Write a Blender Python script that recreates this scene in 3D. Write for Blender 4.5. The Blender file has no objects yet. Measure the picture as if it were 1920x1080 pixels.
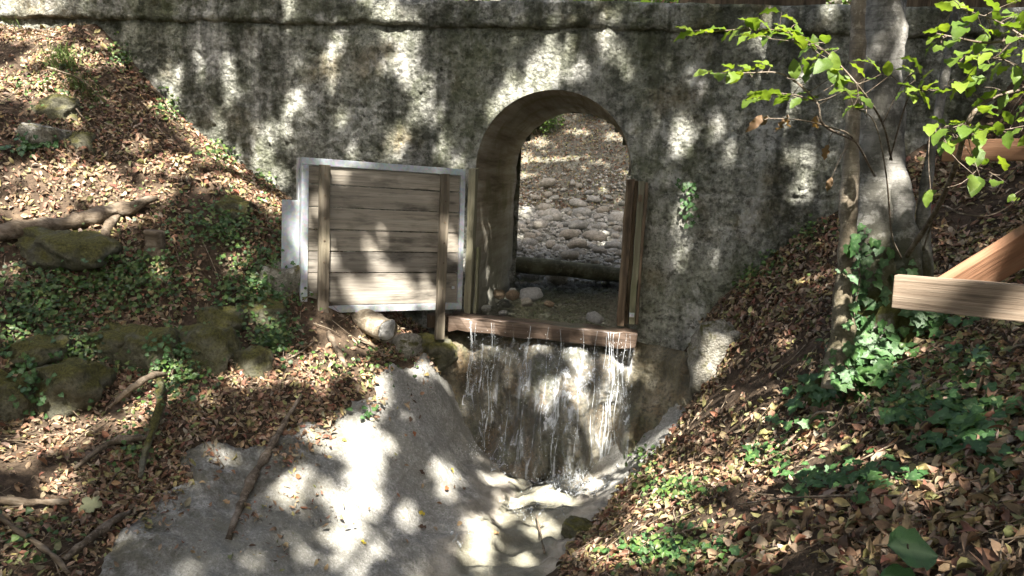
import bpy, bmesh, math, random
import numpy as np
from mathutils import Vector, Matrix

random.seed(7)
rng = np.random.default_rng(11)
scene = bpy.context.scene
COL = scene.collection

# ------------------------------------------------------------------ camera, sky, sun, exposure
FPX = 1450.0
CAM_POS = np.array((0.72, -7.0, 1.32)); YAW, PITCH, ROLL = 8.8, -8.5, 2.8


def cam_axes():
    y, p, r = map(math.radians, (YAW, PITCH, ROLL))
    f = np.array([-math.sin(y) * math.cos(p), math.cos(y) * math.cos(p), math.sin(p)])
    R = np.cross(f, [0, 0, 1]); R /= np.linalg.norm(R); U = np.cross(R, f)
    return f, R * math.cos(r) + U * math.sin(r), U * math.cos(r) - R * math.sin(r)


CF, CR, CU = cam_axes()
cd = bpy.data.cameras.new("camera"); cam = bpy.data.objects.new("camera", cd); COL.objects.link(cam)
cd.sensor_width = 36; cd.lens = FPX / 1920 * 36; cd.clip_start = 0.05; cd.clip_end = 500
m = Matrix.Identity(4)
for i in range(3):
    m[i][0], m[i][1], m[i][2], m[i][3] = CR[i], CU[i], -CF[i], CAM_POS[i]
cam.matrix_world = m
scene.camera = cam

SUN_EL = math.radians(53); SUN_AZ = np.array((0.22, -0.975))          # towards the sun, on the ground
SUN = np.array((SUN_AZ[0] * math.cos(SUN_EL), SUN_AZ[1] * math.cos(SUN_EL), math.sin(SUN_EL))); SUN /= np.linalg.norm(SUN)
world = bpy.data.worlds.new("World"); scene.world = world; world.use_nodes = True
wn = world.node_tree; sky = wn.nodes.new("ShaderNodeTexSky"); sky.sky_type = 'NISHITA'; sky.sun_disc = False
sky.sun_elevation = SUN_EL; sky.sun_rotation = math.atan2(SUN[0], SUN[1]); sky.air_density = 0.7; sky.dust_density = 6.0; sky.ozone_density = 0.0
wn.links.new(sky.outputs[0], wn.nodes["Background"].inputs[0]); wn.nodes["Background"].inputs[1].default_value = 0.10
sl = bpy.data.lights.new("sun", 'SUN'); sl.energy = 5.0; sl.angle = math.radians(0.53); sl.color = (1.0, 0.95, 0.87)
so = bpy.data.objects.new("sun", sl); COL.objects.link(so); so.rotation_euler = Vector(SUN).to_track_quat('Z', 'Y').to_euler()
so.location = (2, -8, 14)
vs = scene.view_settings; vs.view_transform = 'Standard'; vs.look = 'None'; vs.gamma = 1.0; vs.use_curve_mapping = False; vs.exposure = 2.42
scene.render.engine = 'CYCLES'
scene.cycles.use_denoising = True; scene.cycles.use_adaptive_sampling = False; scene.cycles.max_bounces = 8; scene.cycles.diffuse_bounces = 5; scene.cycles.transparent_max_bounces = 16
scene.cycles.sample_clamp_indirect = 6.0; scene.cycles.caustics_reflective = False; scene.cycles.caustics_refractive = False


# ------------------------------------------------------------------ survey helpers: measured directions to world points
def ray(px, py):
    return CF + CR * ((px - 960) / FPX) - CU * ((py - 540) / FPX)


def at_d(px, py, d): return CAM_POS + ray(px, py) * d


def at_y(px, py, Y):
    r = ray(px, py); return CAM_POS + r * ((Y - CAM_POS[1]) / r[1])


# ------------------------------------------------------------------ noise
_perm = np.random.default_rng(3).permutation(256); _perm = np.concatenate([_perm, _perm, _perm])
_g = np.array([(1, 1, 0), (-1, 1, 0), (1, -1, 0), (-1, -1, 0), (1, 0, 1), (-1, 0, 1), (1, 0, -1), (-1, 0, -1),
               (0, 1, 1), (0, -1, 1), (0, 1, -1), (0, -1, -1), (1, 1, 0), (-1, 1, 0), (0, -1, 1), (0, -1, -1)], float)


def perlin(p):
    p = np.asarray(p, float); i = np.floor(p).astype(int); f = p - i; i &= 255
    u = f * f * f * (f * (f * 6 - 15) + 10); out = 0
    for dx in (0, 1):
        for dy in (0, 1):
            for dz in (0, 1):
                h = _perm[_perm[_perm[i[:, 0] + dx] + i[:, 1] + dy] + i[:, 2] + dz] & 15
                gr = _g[h]; d = gr[:, 0] * (f[:, 0] - dx) + gr[:, 1] * (f[:, 1] - dy) + gr[:, 2] * (f[:, 2] - dz)
                w = (u[:, 0] if dx else 1 - u[:, 0]) * (u[:, 1] if dy else 1 - u[:, 1]) * (u[:, 2] if dz else 1 - u[:, 2])
                out = out + w * d
    return out


def fbm(p, scale=1.0, octv=4, gain=0.5):
    p = np.asarray(p, float) * scale; a = 1.0; s = 0
    for k in range(octv):
        s = s + a * perlin(p + 17.3 * k); p = p * 2.03; a *= gain
    return s


def sstep(a, b, x):
    t = np.clip((x - a) / (b - a), 0, 1); return t * t * (3 - 2 * t)


# ------------------------------------------------------------------ mesh helpers
def mesh_np(name, verts, faces, smooth=True, col=None):
    """faces: (M,k) int array or a list of them"""
    me = bpy.data.meshes.new(name)
    if not isinstance(faces, list): faces = [faces]
    faces = [np.asarray(f, int) for f in faces if len(f)]
    verts = np.asarray(verts, np.float32)
    me.vertices.add(len(verts)); me.vertices.foreach_set("co", verts.ravel())
    idx = np.concatenate([f.ravel() for f in faces]); tot = np.concatenate([np.full(len(f), f.shape[1]) for f in faces])
    me.loops.add(len(idx)); me.loops.foreach_set("vertex_index", idx.astype(np.int32))
    me.polygons.add(len(tot)); st = np.concatenate([[0], np.cumsum(tot)[:-1]])
    me.polygons.foreach_set("loop_start", st.astype(np.int32)); me.polygons.foreach_set("loop_total", tot.astype(np.int32))
    if smooth: me.polygons.foreach_set("use_smooth", np.ones(len(tot), bool))
    if col is not None:
        a = me.color_attributes.new("tint", 'FLOAT_COLOR', 'POINT')
        c4 = np.ones((len(verts), 4), np.float32); c4[:, :3] = col; a.data.foreach_set("color", c4.ravel())
    me.update(calc_edges=True); me.validate()
    return me


def obj(name, me, mat=None, parent=None, label=None, cat=None, group=None, kind=None):
    o = bpy.data.objects.new(name, me); COL.objects.link(o)
    if mat and me is not None and not me.materials: me.materials.append(mat)
    if parent: o.parent = parent
    if label: o["label"] = label
    if cat: o["category"] = cat
    if group: o["group"] = group
    if kind: o["kind"] = kind
    return o


def empty(name, loc, label, cat, group=None):
    o = obj(name, None, None, None, label, cat, group); o.location = loc; o.empty_display_size = 0.1
    return o


def under(o, parent):
    """parent o (built in world coordinates) under an Empty that sits at a location"""
    o.parent = parent; o.location = Vector(o.location) - Vector(parent.location) if parent.parent is None else o.location
    return o


def place(o, parent, M):
    """child of an Empty at a location, posed by a world matrix"""
    o.parent = parent; o.matrix_parent_inverse = Matrix.Translation(parent.location).inverted(); o.matrix_basis = M


def grid_faces(nu, nv):
    i = np.arange(nu - 1)[:, None] * nv + np.arange(nv - 1)[None, :]
    i = i.ravel(); return np.stack([i, i + nv, i + nv + 1, i + 1], 1)


def tube_np(path, rad, sides=8, sub=4, jitter=0.0, jscale=8.0, seed=0, cap=True, flat=1.0):
    P = np.asarray(path, float); r = np.broadcast_to(np.asarray(rad, float), (len(P),)).copy()
    if sub > 1 and len(P) > 2:
        Q, rr = [], []
        E = np.vstack([2 * P[0] - P[1], P, 2 * P[-1] - P[-2]])
        for k in range(len(P) - 1):
            a, b, c, d = E[k:k + 4]
            for s in range(sub):
                t = s / sub
                Q.append(0.5 * ((2 * b) + (c - a) * t + (2 * a - 5 * b + 4 * c - d) * t * t + (3 * b - a - 3 * c + d) * t ** 3)); rr.append(r[k] * (1 - t) + r[k + 1] * t)
        Q.append(P[-1]); rr.append(r[-1]); P = np.array(Q); r = np.array(rr)
    T = np.gradient(P, axis=0); T /= np.linalg.norm(T, axis=1)[:, None] + 1e-9
    n = np.cross(T[0], (0.3, 0.9, 0.2)); n /= np.linalg.norm(n); V = []
    ang = np.linspace(0, 2 * math.pi, sides, endpoint=False)
    for k in range(len(P)):
        n = n - T[k] * (n @ T[k]); n /= np.linalg.norm(n); b = np.cross(T[k], n)
        V.append(P[k] + r[k] * (np.cos(ang)[:, None] * n + flat * np.sin(ang)[:, None] * b))
    V = np.array(V); ctr = np.repeat(P, sides, 0); V = V.reshape(-1, 3)
    if jitter:
        d = V - ctr; V = ctr + d * (1 + jitter * fbm(V + seed * 7.7, jscale, 3))[:, None]
    N = len(P); i = np.arange(N - 1)[:, None] * sides; j = np.arange(sides)[None, :]; j2 = (j + 1) % sides
    F = np.stack([i + j, i + j2, i + sides + j2, i + sides + j], -1).reshape(-1, 4)
    if cap:
        V = np.vstack([V, P[0], P[-1]]); a = len(V) - 2
        jj = np.arange(sides); F2 = np.concatenate([np.stack([np.full(sides, a), (jj + 1) % sides, jj], 1),
                                                    np.stack([np.full(sides, a + 1), (N - 1) * sides + jj, (N - 1) * sides + (jj + 1) % sides], 1)])
        return V, [F, F2]
    return V, [F]


class Acc:
    """collects pieces of one mesh"""
    def __init__(s): s.v = []; s.f = {}; s.n = 0; s.c = []
    def add(s, v, fs, col=None):
        v = np.asarray(v, float)
        for f in (fs if isinstance(fs, list) else [fs]):
            f = np.asarray(f, int); s.f.setdefault(f.shape[1], []).append(f + s.n)
        s.v.append(v); s.n += len(v)
        if col is not None: s.c.append(np.broadcast_to(np.asarray(col, float), (len(v), 3)))
    def mesh(s, name, smooth=True):
        return mesh_np(name, np.vstack(s.v), [np.vstack(f) for f in s.f.values()], smooth, np.vstack(s.c) if s.c else None)


def box_mesh(name, sx, sy, sz, bevel=0.006, cuts=0, rough=0.0, seed=0):
    """box centred on its origin, bevelled, optionally cut along its longest side and roughened"""
    bm = bmesh.new(); bmesh.ops.create_cube(bm, size=1.0)
    bmesh.ops.scale(bm, vec=(sx, sy, sz), verts=bm.verts)
    if cuts:
        ax = max(range(3), key=lambda k: (sx, sy, sz)[k])
        es = [e for e in bm.edges if abs((e.verts[0].co - e.verts[1].co)[ax]) > 0.5 * (sx, sy, sz)[ax]]
        bmesh.ops.subdivide_edges(bm, edges=es, cuts=cuts, use_grid_fill=True)
    if bevel:
        sharp = [e for e in bm.edges if len(e.link_faces) == 2 and e.calc_face_angle() > 0.5]
        bmesh.ops.bevel(bm, geom=sharp, offset=bevel, segments=2, affect='EDGES', profile=0.6)
    if rough:
        co = np.array([v.co for v in bm.verts]); d = np.stack([fbm(co + 5.1 * seed + 31 * k, 9, 3) for k in range(3)], 1) * rough
        for v, q in zip(bm.verts, d): v.co += Vector(q)
    me = bpy.data.meshes.new(name); bm.to_mesh(me); bm.free()
    for p in me.polygons: p.use_smooth = False
    return me


def frame_matrix(o, x, y):
    x = np.array(x, float); x /= np.linalg.norm(x); y = np.array(y, float); y -= x * (x @ y); y /= np.linalg.norm(y); z = np.cross(x, y)
    M = Matrix.Identity(4)
    for i in range(3): M[i][0], M[i][1], M[i][2], M[i][3] = x[i], y[i], z[i], o[i]
    return M


def rock_mesh(name, seed, sub=3, amp=0.28, scale=(1, 1, 1), blocky=0.35):
    bm = bmesh.new(); bmesh.ops.create_icosphere(bm, subdivisions=sub, radius=1.0)
    co = np.array([v.co for v in bm.verts]); m8 = np.abs(co).max(1)[:, None]
    co = co * (1 - blocky) + co / m8 * blocky * 0.85
    n = co / np.linalg.norm(co, axis=1)[:, None]
    co = co + n * (amp * fbm(n + seed * 13.7, 1.3, 2) + 0.35 * amp * (np.abs(fbm(n + seed * 5.3, 3.2, 4, 0.6)) - 0.3) + 0.10 * amp * fbm(n + seed * 3.3, 12.0, 2))[:, None]
    co *= np.array(scale)
    for v, c in zip(bm.verts, co): v.co = c
    me = bpy.data.meshes.new(name); bm.to_mesh(me); bm.free()
    for p in me.polygons: p.use_smooth = True
    return me


# ------------------------------------------------------------------ material helpers
class NB:
    def __init__(s, name):
        s.m = bpy.data.materials.new(name); s.m.use_nodes = True; s.nt = s.m.node_tree; s.nt.nodes.clear()
        s.out = s.nt.nodes.new("ShaderNodeOutputMaterial"); s.tc = s.nt.nodes.new("ShaderNodeTexCoord"); s.obj = s.tc.outputs["Object"]
    def n(s, t, **kw):
        x = s.nt.nodes.new(t)
        for k, v in kw.items(): setattr(x, k, v)
        return x
    def put(s, sock, v):
        if isinstance(v, bpy.types.NodeSocket): s.nt.links.new(v, sock)
        elif v is not None:
            if sock.type == 'RGBA' and len(v) == 3: v = (*v, 1)
            sock.default_value = v
    def mapv(s, scale=(1, 1, 1), rot=(0, 0, 0), vec=None, loc=(0, 0, 0)):
        x = s.n("ShaderNodeMapping"); s.put(x.inputs["Vector"], vec or s.obj); x.inputs["Scale"].default_value = scale; x.inputs["Rotation"].default_value = rot; x.inputs["Location"].default_value = loc
        return x.outputs[0]
    def noise(s, scale, detail=4, rough=0.55, vec=None, dist=0.0):
        x = s.n("ShaderNodeTexNoise"); s.put(x.inputs["Vector"], vec or s.obj); x.inputs["Scale"].default_value = scale; x.inputs["Detail"].default_value = detail
        x.inputs["Roughness"].default_value = rough; x.inputs["Distortion"].default_value = dist; return x.outputs["Fac"]
    def vor(s, scale, vec=None, feature='F1', out="Distance", rand=1.0):
        x = s.n("ShaderNodeTexVoronoi", feature=feature); s.put(x.inputs["Vector"], vec or s.obj); x.inputs["Scale"].default_value = scale; x.inputs["Randomness"].default_value = rand
        return x.outputs[out]
    def ramp(s, fac, stops, interp='LINEAR'):
        x = s.n("ShaderNodeValToRGB"); s.put(x.inputs[0], fac); x.color_ramp.interpolation = interp; e = x.color_ramp.elements
        while len(e) < len(stops): e.new(0.5)
        for el, (p, c) in zip(e, stops):
            el.position = p; el.color = (c, c, c, 1) if isinstance(c, (int, float)) else (*c, 1)
        return x.outputs[0]
    def mix(s, fac, a, b, blend='MIX'):
        x = s.n("ShaderNodeMix", data_type='RGBA', blend_type=blend); s.put(x.inputs[0], fac); s.put(x.inputs[6], a); s.put(x.inputs[7], b); return x.outputs[2]
    def math(s, op, a, b=0.5):
        x = s.n("ShaderNodeMath", operation=op); s.put(x.inputs[0], a); s.put(x.inputs[1], b); return x.outputs[0]
    def bump(s, h, strength=0.5, dist=0.02, normal=None):
        x = s.n("ShaderNodeBump"); s.put(x.inputs["Height"], h); x.inputs["Strength"].default_value = strength; x.inputs["Distance"].default_value = dist
        if normal: s.put(x.inputs["Normal"], normal)
        return x.outputs[0]
    def attr(s, name="tint"):
        x = s.n("ShaderNodeAttribute"); x.attribute_name = name; return x.outputs["Color"]
    def rand(s): return s.n("ShaderNodeObjectInfo").outputs["Random"]
    def sepz(s, src=None, ax=2):
        x = s.n("ShaderNodeSeparateXYZ"); s.put(x.inputs[0], src or s.obj); return x.outputs[ax]
    def upz(s):
        x = s.n("ShaderNodeNewGeometry"); return s.sepz(x.outputs["Normal"])
    def pbr(s, col, rough=0.8, normal=None, metal=0.0, spec=0.5):
        b = s.n("ShaderNodeBsdfPrincipled"); s.put(b.inputs["Base Color"], col); s.put(b.inputs["Roughness"], rough); s.put(b.inputs["Metallic"], metal)
        b.inputs["Specular IOR Level"].default_value = spec
        if normal: s.put(b.inputs["Normal"], normal)
        return b.outputs[0]
    def end(s, sh):
        s.nt.links.new(sh, s.out.inputs[0]); return s.m
    def mixsh(s, fac, a, b):
        x = s.n("ShaderNodeMixShader"); s.put(x.inputs[0], fac); s.put(x.inputs[1], a); s.put(x.inputs[2], b); return x.outputs[0]


def m_concrete(name, algae=0.55, pale=(0.62, 0.615, 0.55), mid=(0.43, 0.435, 0.355), smooth=False):
    b = NB(name); big = b.noise(0.9, 5, 0.6); pat = b.noise(3.2, 6, 0.68)
    streak = b.noise(1.0, 5, 0.65, b.mapv((2.6, 2.6, 0.32))); grit = b.noise(38, 4, 0.7); peb = b.vor(30); peb2 = b.vor(75)
    c = b.mix(b.ramp(pat, [(0.34, 0), (0.62, 1)]), mid, pale)
    c = b.mix(b.ramp(grit, [(0.38, 0.55), (0.55, 0)]), c, (0.10, 0.098, 0.085))
    c = b.mix(b.ramp(b.vor(26, out='Color'), [(0.5, 0), (0.8, 0.25)]), c, (0.60, 0.59, 0.55)); c = b.mix(b.ramp(b.vor(19, b.mapv((1, 1, 1.4)), out='Color'), [(0.66, 0), (0.85, 0.2)]), c, (0.16, 0.16, 0.125))
    dk = b.math('MULTIPLY', b.ramp(streak, [(0.38, 0), (0.56, 1)]), b.ramp(b.noise(7, 5, 0.7), [(0.36, 0.15), (0.54, 1)]))
    c = b.mix(b.math('MULTIPLY', dk, algae * 1.05), c, (0.045, 0.047, 0.033))
    c = b.mix(b.math('MULTIPLY', b.ramp(big, [(0.44, 0), (0.64, 1)]), 0.62), c, (0.13, 0.145, 0.066))
    c = b.mix(b.math('MULTIPLY', b.ramp(b.noise(1.7, 3, 0.5, b.mapv((1, 1, 1), (0, 0, 0), None, (9, 3, 4))), [(0.56, 0), (0.7, 1)]), 0.45), c, (0.24, 0.17, 0.075))
    c = b.mix(b.math('MULTIPLY', b.ramp(b.noise(2.3, 6, 0.7, b.mapv((1, 1, 0.7), (0, 0, 0), None, (8, 1, 3))), [(0.52, 0), (0.64, 1)]), 0.75), c, (0.60, 0.59, 0.55))
    c = b.mix(b.math('MULTIPLY', b.ramp(b.noise(4.1, 6, 0.72, b.mapv((1, 1, 0.6), (0, 0, 0), None, (2, 9, 5))), [(0.52, 0), (0.62, 1)]), 0.62), c, (0.07, 0.078, 0.04))
    h = b.math('ADD', b.math('MULTIPLY', peb, -0.6), b.math('MULTIPLY', b.noise(20, 6, 0.75), 1.4))
    pit = b.ramp(b.noise(15, 5, 0.75, b.mapv((1, 1, 1), (0, 0, 0), None, (2, 5, 7))), [(0.40, 1), (0.455, 0)])
    c = b.mix(b.math('MULTIPLY', pit, 0.5), c, (0.05, 0.05, 0.038)); h = b.math('SUBTRACT', h, b.math('MULTIPLY', pit, 0.5))
    drip = b.ramp(b.noise(1.0, 4, 0.6, b.mapv((3.4, 3.4, 0.16), (0, 0, 0), None, (1.7, 0, 0.4))), [(0.48, 0), (0.58, 1)]); low = b.math('MULTIPLY', drip, b.ramp(b.noise(16, 4, 0.7), [(0.34, 0.35), (0.6, 1)]))
    c = b.mix(b.math('MULTIPLY', low, 0.8), c, (0.05, 0.053, 0.036))
    return b.end(b.pbr(c, 0.93, b.bump(h, 0.85, 0.035), spec=0.25))


def m_tunnel():
    b = NB("tunnel_concrete"); s = b.noise(1.0, 6, 0.65, b.mapv((9, 0.55, 9))); g = b.noise(20, 5, 0.7)
    c = b.ramp(s, [(0.3, (0.15, 0.115, 0.08)), (0.48, (0.34, 0.29, 0.22)), (0.66, (0.50, 0.46, 0.39))])
    c = b.mix(b.ramp(b.noise(2.5, 4), [(0.5, 0), (0.68, 0.65)]), c, (0.16, 0.15, 0.06))
    low = b.ramp(b.sepz(), [(0.0, 1), (1.0, 0)])
    c = b.mix(b.math('MULTIPLY', low, 0.75), c, b.mix(g, (0.22, 0.222, 0.19), (0.44, 0.44, 0.39)))
    return b.end(b.pbr(c, 0.9, b.bump(b.math('ADD', s, g), 0.5, 0.02), spec=0.3))


def m_soil():
    b = NB("forest_soil"); n = b.noise(14, 5, 0.7)
    return b.end(b.pbr(b.ramp(n, [(0.3, (0.03, 0.022, 0.015)), (0.55, (0.085, 0.06, 0.04)), (0.75, (0.16, 0.115, 0.075))]), 0.95, b.bump(n, 0.9, 0.04), spec=0.2))


def m_apron():
    b = NB("apron_concrete"); a = b.noise(2.2, 6, 0.65); g = b.noise(24, 5, 0.72); f = b.noise(70, 4, 0.7)
    c = b.mix(b.ramp(a, [(0.33, 0), (0.62, 1)]), (0.33, 0.325, 0.30), (0.46, 0.45, 0.425))
    c = b.mix(b.ramp(g, [(0.36, 0.6), (0.54, 0)]), c, (0.20, 0.195, 0.17))
    c = b.mix(b.ramp(f, [(0.40, 0.7), (0.53, 0)]), c, (0.15, 0.145, 0.125))
    c = b.mix(b.ramp(b.noise(1.3, 5, 0.7, b.mapv((1, 1, 1), (0, 0, 0), None, (4, 4, 4))), [(0.46, 0), (0.64, 0.8)]), c, (0.23, 0.22, 0.18))
    c = b.mix(b.ramp(b.noise(9, 6, 0.75, b.mapv((1, 1, 1), (0, 0, 0), None, (1, 6, 2))), [(0.40, 0.85), (0.54, 0)]), c, (0.22, 0.215, 0.19))
    c = b.mix(b.ramp(b.noise(48, 3, 0.7), [(0.54, 0), (0.66, 0.35)]), c, (0.58, 0.57, 0.54))
    ck = b.ramp(b.vor(1.9, b.mapv((1, 1, 0.5)), 'DISTANCE_TO_EDGE'), [(0.0, 1), (0.018, 0)]); c = b.mix(b.math('MULTIPLY', ck, 0.25), c, (0.10, 0.09, 0.07))
    sx_ = b.n("ShaderNodeSeparateColor"); b.put(sx_.inputs[0], b.attr("tint")); wet = sx_.outputs[0]; dirt = b.math('MULTIPLY', sx_.outputs[1], b.ramp(b.noise(7, 6, 0.7), [(0.38, 0), (0.58, 1)]))
    c = b.mix(b.math('MULTIPLY', dirt, 0.85), c, b.mix(g, (0.05, 0.045, 0.03), (0.16, 0.145, 0.10)))
    c2 = b.mix(b.ramp(b.noise(5, 5, 0.65), [(0.35, 0), (0.65, 1)]), (0.24, 0.215, 0.17), (0.48, 0.44, 0.37))
    c = b.mix(wet, c, c2)
    c = b.mix(b.ramp(b.noise(3.1, 4, 0.6, b.mapv((1, 1, 1), (0, 0, 0), None, (5, 2, 8))), [(0.60, 0), (0.74, 0.45)]), c, (0.14, 0.135, 0.09))
    r = b.math('SUBTRACT', 0.9, b.math('MULTIPLY', wet, 0.5))
    return b.end(b.pbr(c, r, b.bump(b.math('ADD', g, b.math('MULTIPLY', f, 0.6)), 0.7, 0.03), spec=0.4))


def m_rock(name, dark, mid, pale, moss=0.0, scale=6, rough=0.85, mosscol=(0.12, 0.112, 0.027), rnd=False):
    b = NB(name); a = b.noise(scale, 6, 0.65); g = b.noise(scale * 6, 5, 0.7); v = b.vor(scale * 3.3)
    c = b.ramp(a, [(0.3, dark), (0.5, mid), (0.7, pale)])
    c = b.mix(b.ramp(g, [(0.36, 0.7), (0.56, 0)]), c, tuple(x * 0.4 for x in mid))
    if rnd:
        c = b.mix(0.55, c, b.mix(1.0, c, b.ramp(b.rand(), [(0, (0.55, 0.55, 0.52)), (0.4, (1.0, 0.98, 0.92)), (0.7, (0.85, 0.7, 0.5)), (1, (1.5, 1.45, 1.4))]), 'MULTIPLY'))
    if moss:
        mk = b.math('MULTIPLY', b.ramp(b.upz(), [(0.0, 0.25), (0.6, 1)]), b.ramp(b.noise(scale * 0.8, 4, 0.6), [(0.58 - 0.3 * moss, 0), (0.72 - 0.3 * moss, 1)]))
        c = b.mix(mk, c, b.mix(b.ramp(b.noise(60, 3, 0.7), [(0.35, 0), (0.65, 1)]), tuple(x * 0.35 for x in mosscol), mosscol))
    h = b.math('ADD', b.math('MULTIPLY', v, 0.6), g)
    return b.end(b.pbr(c, rough, b.bump(h, 0.8, 0.03), spec=0.35))


def m_fallrock():
    b = NB("wet_travertine"); s = b.noise(1.0, 6, 0.62, b.mapv((4.2, 4.2, 0.9))); g = b.noise(34, 5, 0.72); a = b.noise(2.6, 4, 0.6)
    c = b.ramp(s, [(0.34, (0.025, 0.022, 0.012)), (0.46, (0.075, 0.065, 0.037)), (0.58, (0.19, 0.165, 0.105)), (0.72, (0.36, 0.33, 0.25))])
    c = b.mix(b.ramp(a, [(0.46, 0), (0.6, 0.8)]), c, b.mix(g, (0.08, 0.052, 0.024), (0.28, 0.195, 0.105)))
    c = b.mix(b.ramp(b.noise(3.3, 4, 0.6, b.mapv((1, 1, 0.5), (0, 0, 0), None, (3, 7, 1))), [(0.52, 0), (0.66, 0.6)]), c, (0.085, 0.10, 0.05))
    c = b.mix(b.ramp(g, [(0.38, 0.7), (0.55, 0)]), c, (0.04, 0.037, 0.026))
    return b.end(b.pbr(c, b.ramp(g, [(0.3, 0.25), (0.7, 0.6)]), b.bump(b.math('ADD', g, b.math('ADD', b.math('MULTIPLY', s, 0.8), b.noise(12, 5, 0.7))), 0.7, 0.035), spec=0.5))


def m_wood(name, dark, mid, pale, axis=0, stain=0.5, rough=0.8, ring=1.0, green=0.0, rnd=0.5):
    b = NB(name); sc = [16, 16, 16]; sc[axis] = 0.5
    v = b.n("ShaderNodeVectorMath", operation='ADD'); b.put(v.inputs[0], b.obj)
    cx = b.n("ShaderNodeCombineXYZ"); r = b.rand()
    for k, q in enumerate((7.0, 13.0, 5.0)): b.put(cx.inputs[k], b.math('MULTIPLY', r, q))
    b.put(v.inputs[1], cx.outputs[0]); vec = v.outputs[0]
    g = b.noise(1.0 * ring, 6, 0.7, b.mapv(tuple(sc), (0, 0, 0), vec), 0.12); fine = b.noise(4.0, 4, 0.7, b.mapv(tuple(sc), (0, 0, 0), vec)); s = b.noise(3.0, 4, 0.65, b.mapv(tuple(3.0 if k != axis else 0.8 for k in range(3)), (0, 0, 0), vec))
    c = b.ramp(g, [(0.3, dark), (0.5, mid), (0.7, pale)])
    c = b.mix(b.ramp(fine, [(0.34, 0.5), (0.46, 0)]), c, tuple(x * 0.55 for x in dark))
    c = b.mix(b.math('MULTIPLY', b.ramp(s, [(0.5, 0), (0.7, 1)]), stain), c, tuple(x * 0.3 for x in dark))
    c = b.mix(b.ramp(b.vor(1.0, b.mapv(tuple(8.0 if k != axis else 2.6 for k in range(3)), (0, 0, 0), vec)), [(0.05, 0.8), (0.15, 0)]), c, tuple(x * 0.35 for x in dark))
    if green: c = b.mix(b.math('MULTIPLY', b.ramp(b.noise(1.6, 4, 0.6, vec), [(0.42, 0), (0.62, 1)]), green), c, (0.15, 0.16, 0.075))
    c = b.mix(rnd, c, b.mix(1.0, c, b.ramp(r, [(0, (0.65, 0.65, 0.65)), (1, (1.3, 1.28, 1.22))]), 'MULTIPLY'))
    return b.end(b.pbr(c, rough, b.bump(b.math('ADD', g, b.math('MULTIPLY', fine, 0.6)), 0.5, 0.012), spec=0.3))


def m_bark(name, dark, mid, pale, moss=0.0, scale=1.0):
    b = NB(name); a = b.noise(3.0 * scale, 6, 0.65, b.mapv((1, 1, 0.6))); l = b.noise(1.0, 5, 0.7, b.mapv((6 * scale, 6 * scale, 38 * scale))); g = b.noise(60, 4, 0.7)
    c = b.ramp(a, [(0.32, dark), (0.5, mid), (0.66, pale)])
    c = b.mix(b.ramp(b.noise(11 * scale, 5, 0.7), [(0.5, 0), (0.6, 0.7)]), c, tuple(min(x * 1.25, 0.6) for x in pale)); c = b.mix(b.ramp(b.noise(5 * scale, 5, 0.7, b.mapv((1, 1, 0.5), (0, 0, 0), None, (4, 4, 1))), [(0.52, 0), (0.64, 0.75)]), c, tuple(x * 0.9 for x in dark))
    c = b.mix(b.ramp(l, [(0.36, 0.55), (0.5, 0)]), c, tuple(x * 0.5 for x in mid))
    if moss:
        z = b.ramp(b.math('MULTIPLY', b.math('SUBTRACT', b.sepz(), 0.35), 1.0), [(0.3, 1), (0.85, 0)])
        mk = b.math('MULTIPLY', z, b.ramp(b.noise(7, 4, 0.65), [(0.3, 0), (0.48, 1)]))
        c = b.mix(b.math('MULTIPLY', mk, moss), c, b.mix(g, (0.02, 0.022, 0.006), (0.085, 0.085, 0.02)))
    return b.end(b.pbr(c, 0.9, b.bump(b.math('ADD', b.math('MULTIPLY', l, 0.6), g), 0.6, 0.012), spec=0.25))


def m_leaf(name, col=None, trans=0.35, rough=0.45, vein=None, rnd=0.3, spec=0.4):
    b = NB(name); c = b.attr() if col is None else col
    n = b.noise(45, 3, 0.6)
    c = b.mix(0.6, c, b.mix(1.0, c, b.ramp(n, [(0.3, 0.55), (0.7, 1.35)]), 'MULTIPLY'))
    if col is not None and rnd:
        c = b.mix(rnd, c, b.mix(1.0, c, b.ramp(b.rand(), [(0, (0.45, 0.6, 0.5)), (0.5, (1, 1, 1)), (1, (1.7, 1.45, 1.0))]), 'MULTIPLY'))
    if vein is not None: c = b.mix(b.math('MULTIPLY', b.attr("tint"), 0.8), c, vein)
    sh = b.pbr(c, rough, b.bump(n, 0.3, 0.004), spec=spec)
    if trans:
        t = b.n("ShaderNodeBsdfTranslucent"); b.put(t.inputs[0], b.mix(1.0, c, (1.25, 1.2, 0.55), 'MULTIPLY') if col is not None else c); sh = b.mixsh(trans, sh, t.outputs[0])
    return b.end(sh)


def m_water(name, tint=(0.93, 0.95, 0.92), scale=14, strength=0.18):
    b = NB(name); h = b.math('ADD', b.noise(scale, 4, 0.6), b.math('MULTIPLY', b.noise(scale * 3, 3), 0.4)); nn = b.bump(h, strength, 0.03)
    tr = b.n("ShaderNodeBsdfTransparent"); b.put(tr.inputs[0], (*tint, 1)); gl = b.n("ShaderNodeBsdfGlossy"); gl.inputs["Roughness"].default_value = 0.14; b.put(gl.inputs["Normal"], nn)
    fr = b.n("ShaderNodeFresnel"); fr.inputs[0].default_value = 1.33; b.put(fr.inputs["Normal"], nn)
    return b.end(b.mixsh(fr.outputs[0], tr.outputs[0], gl.outputs[0]))


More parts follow.
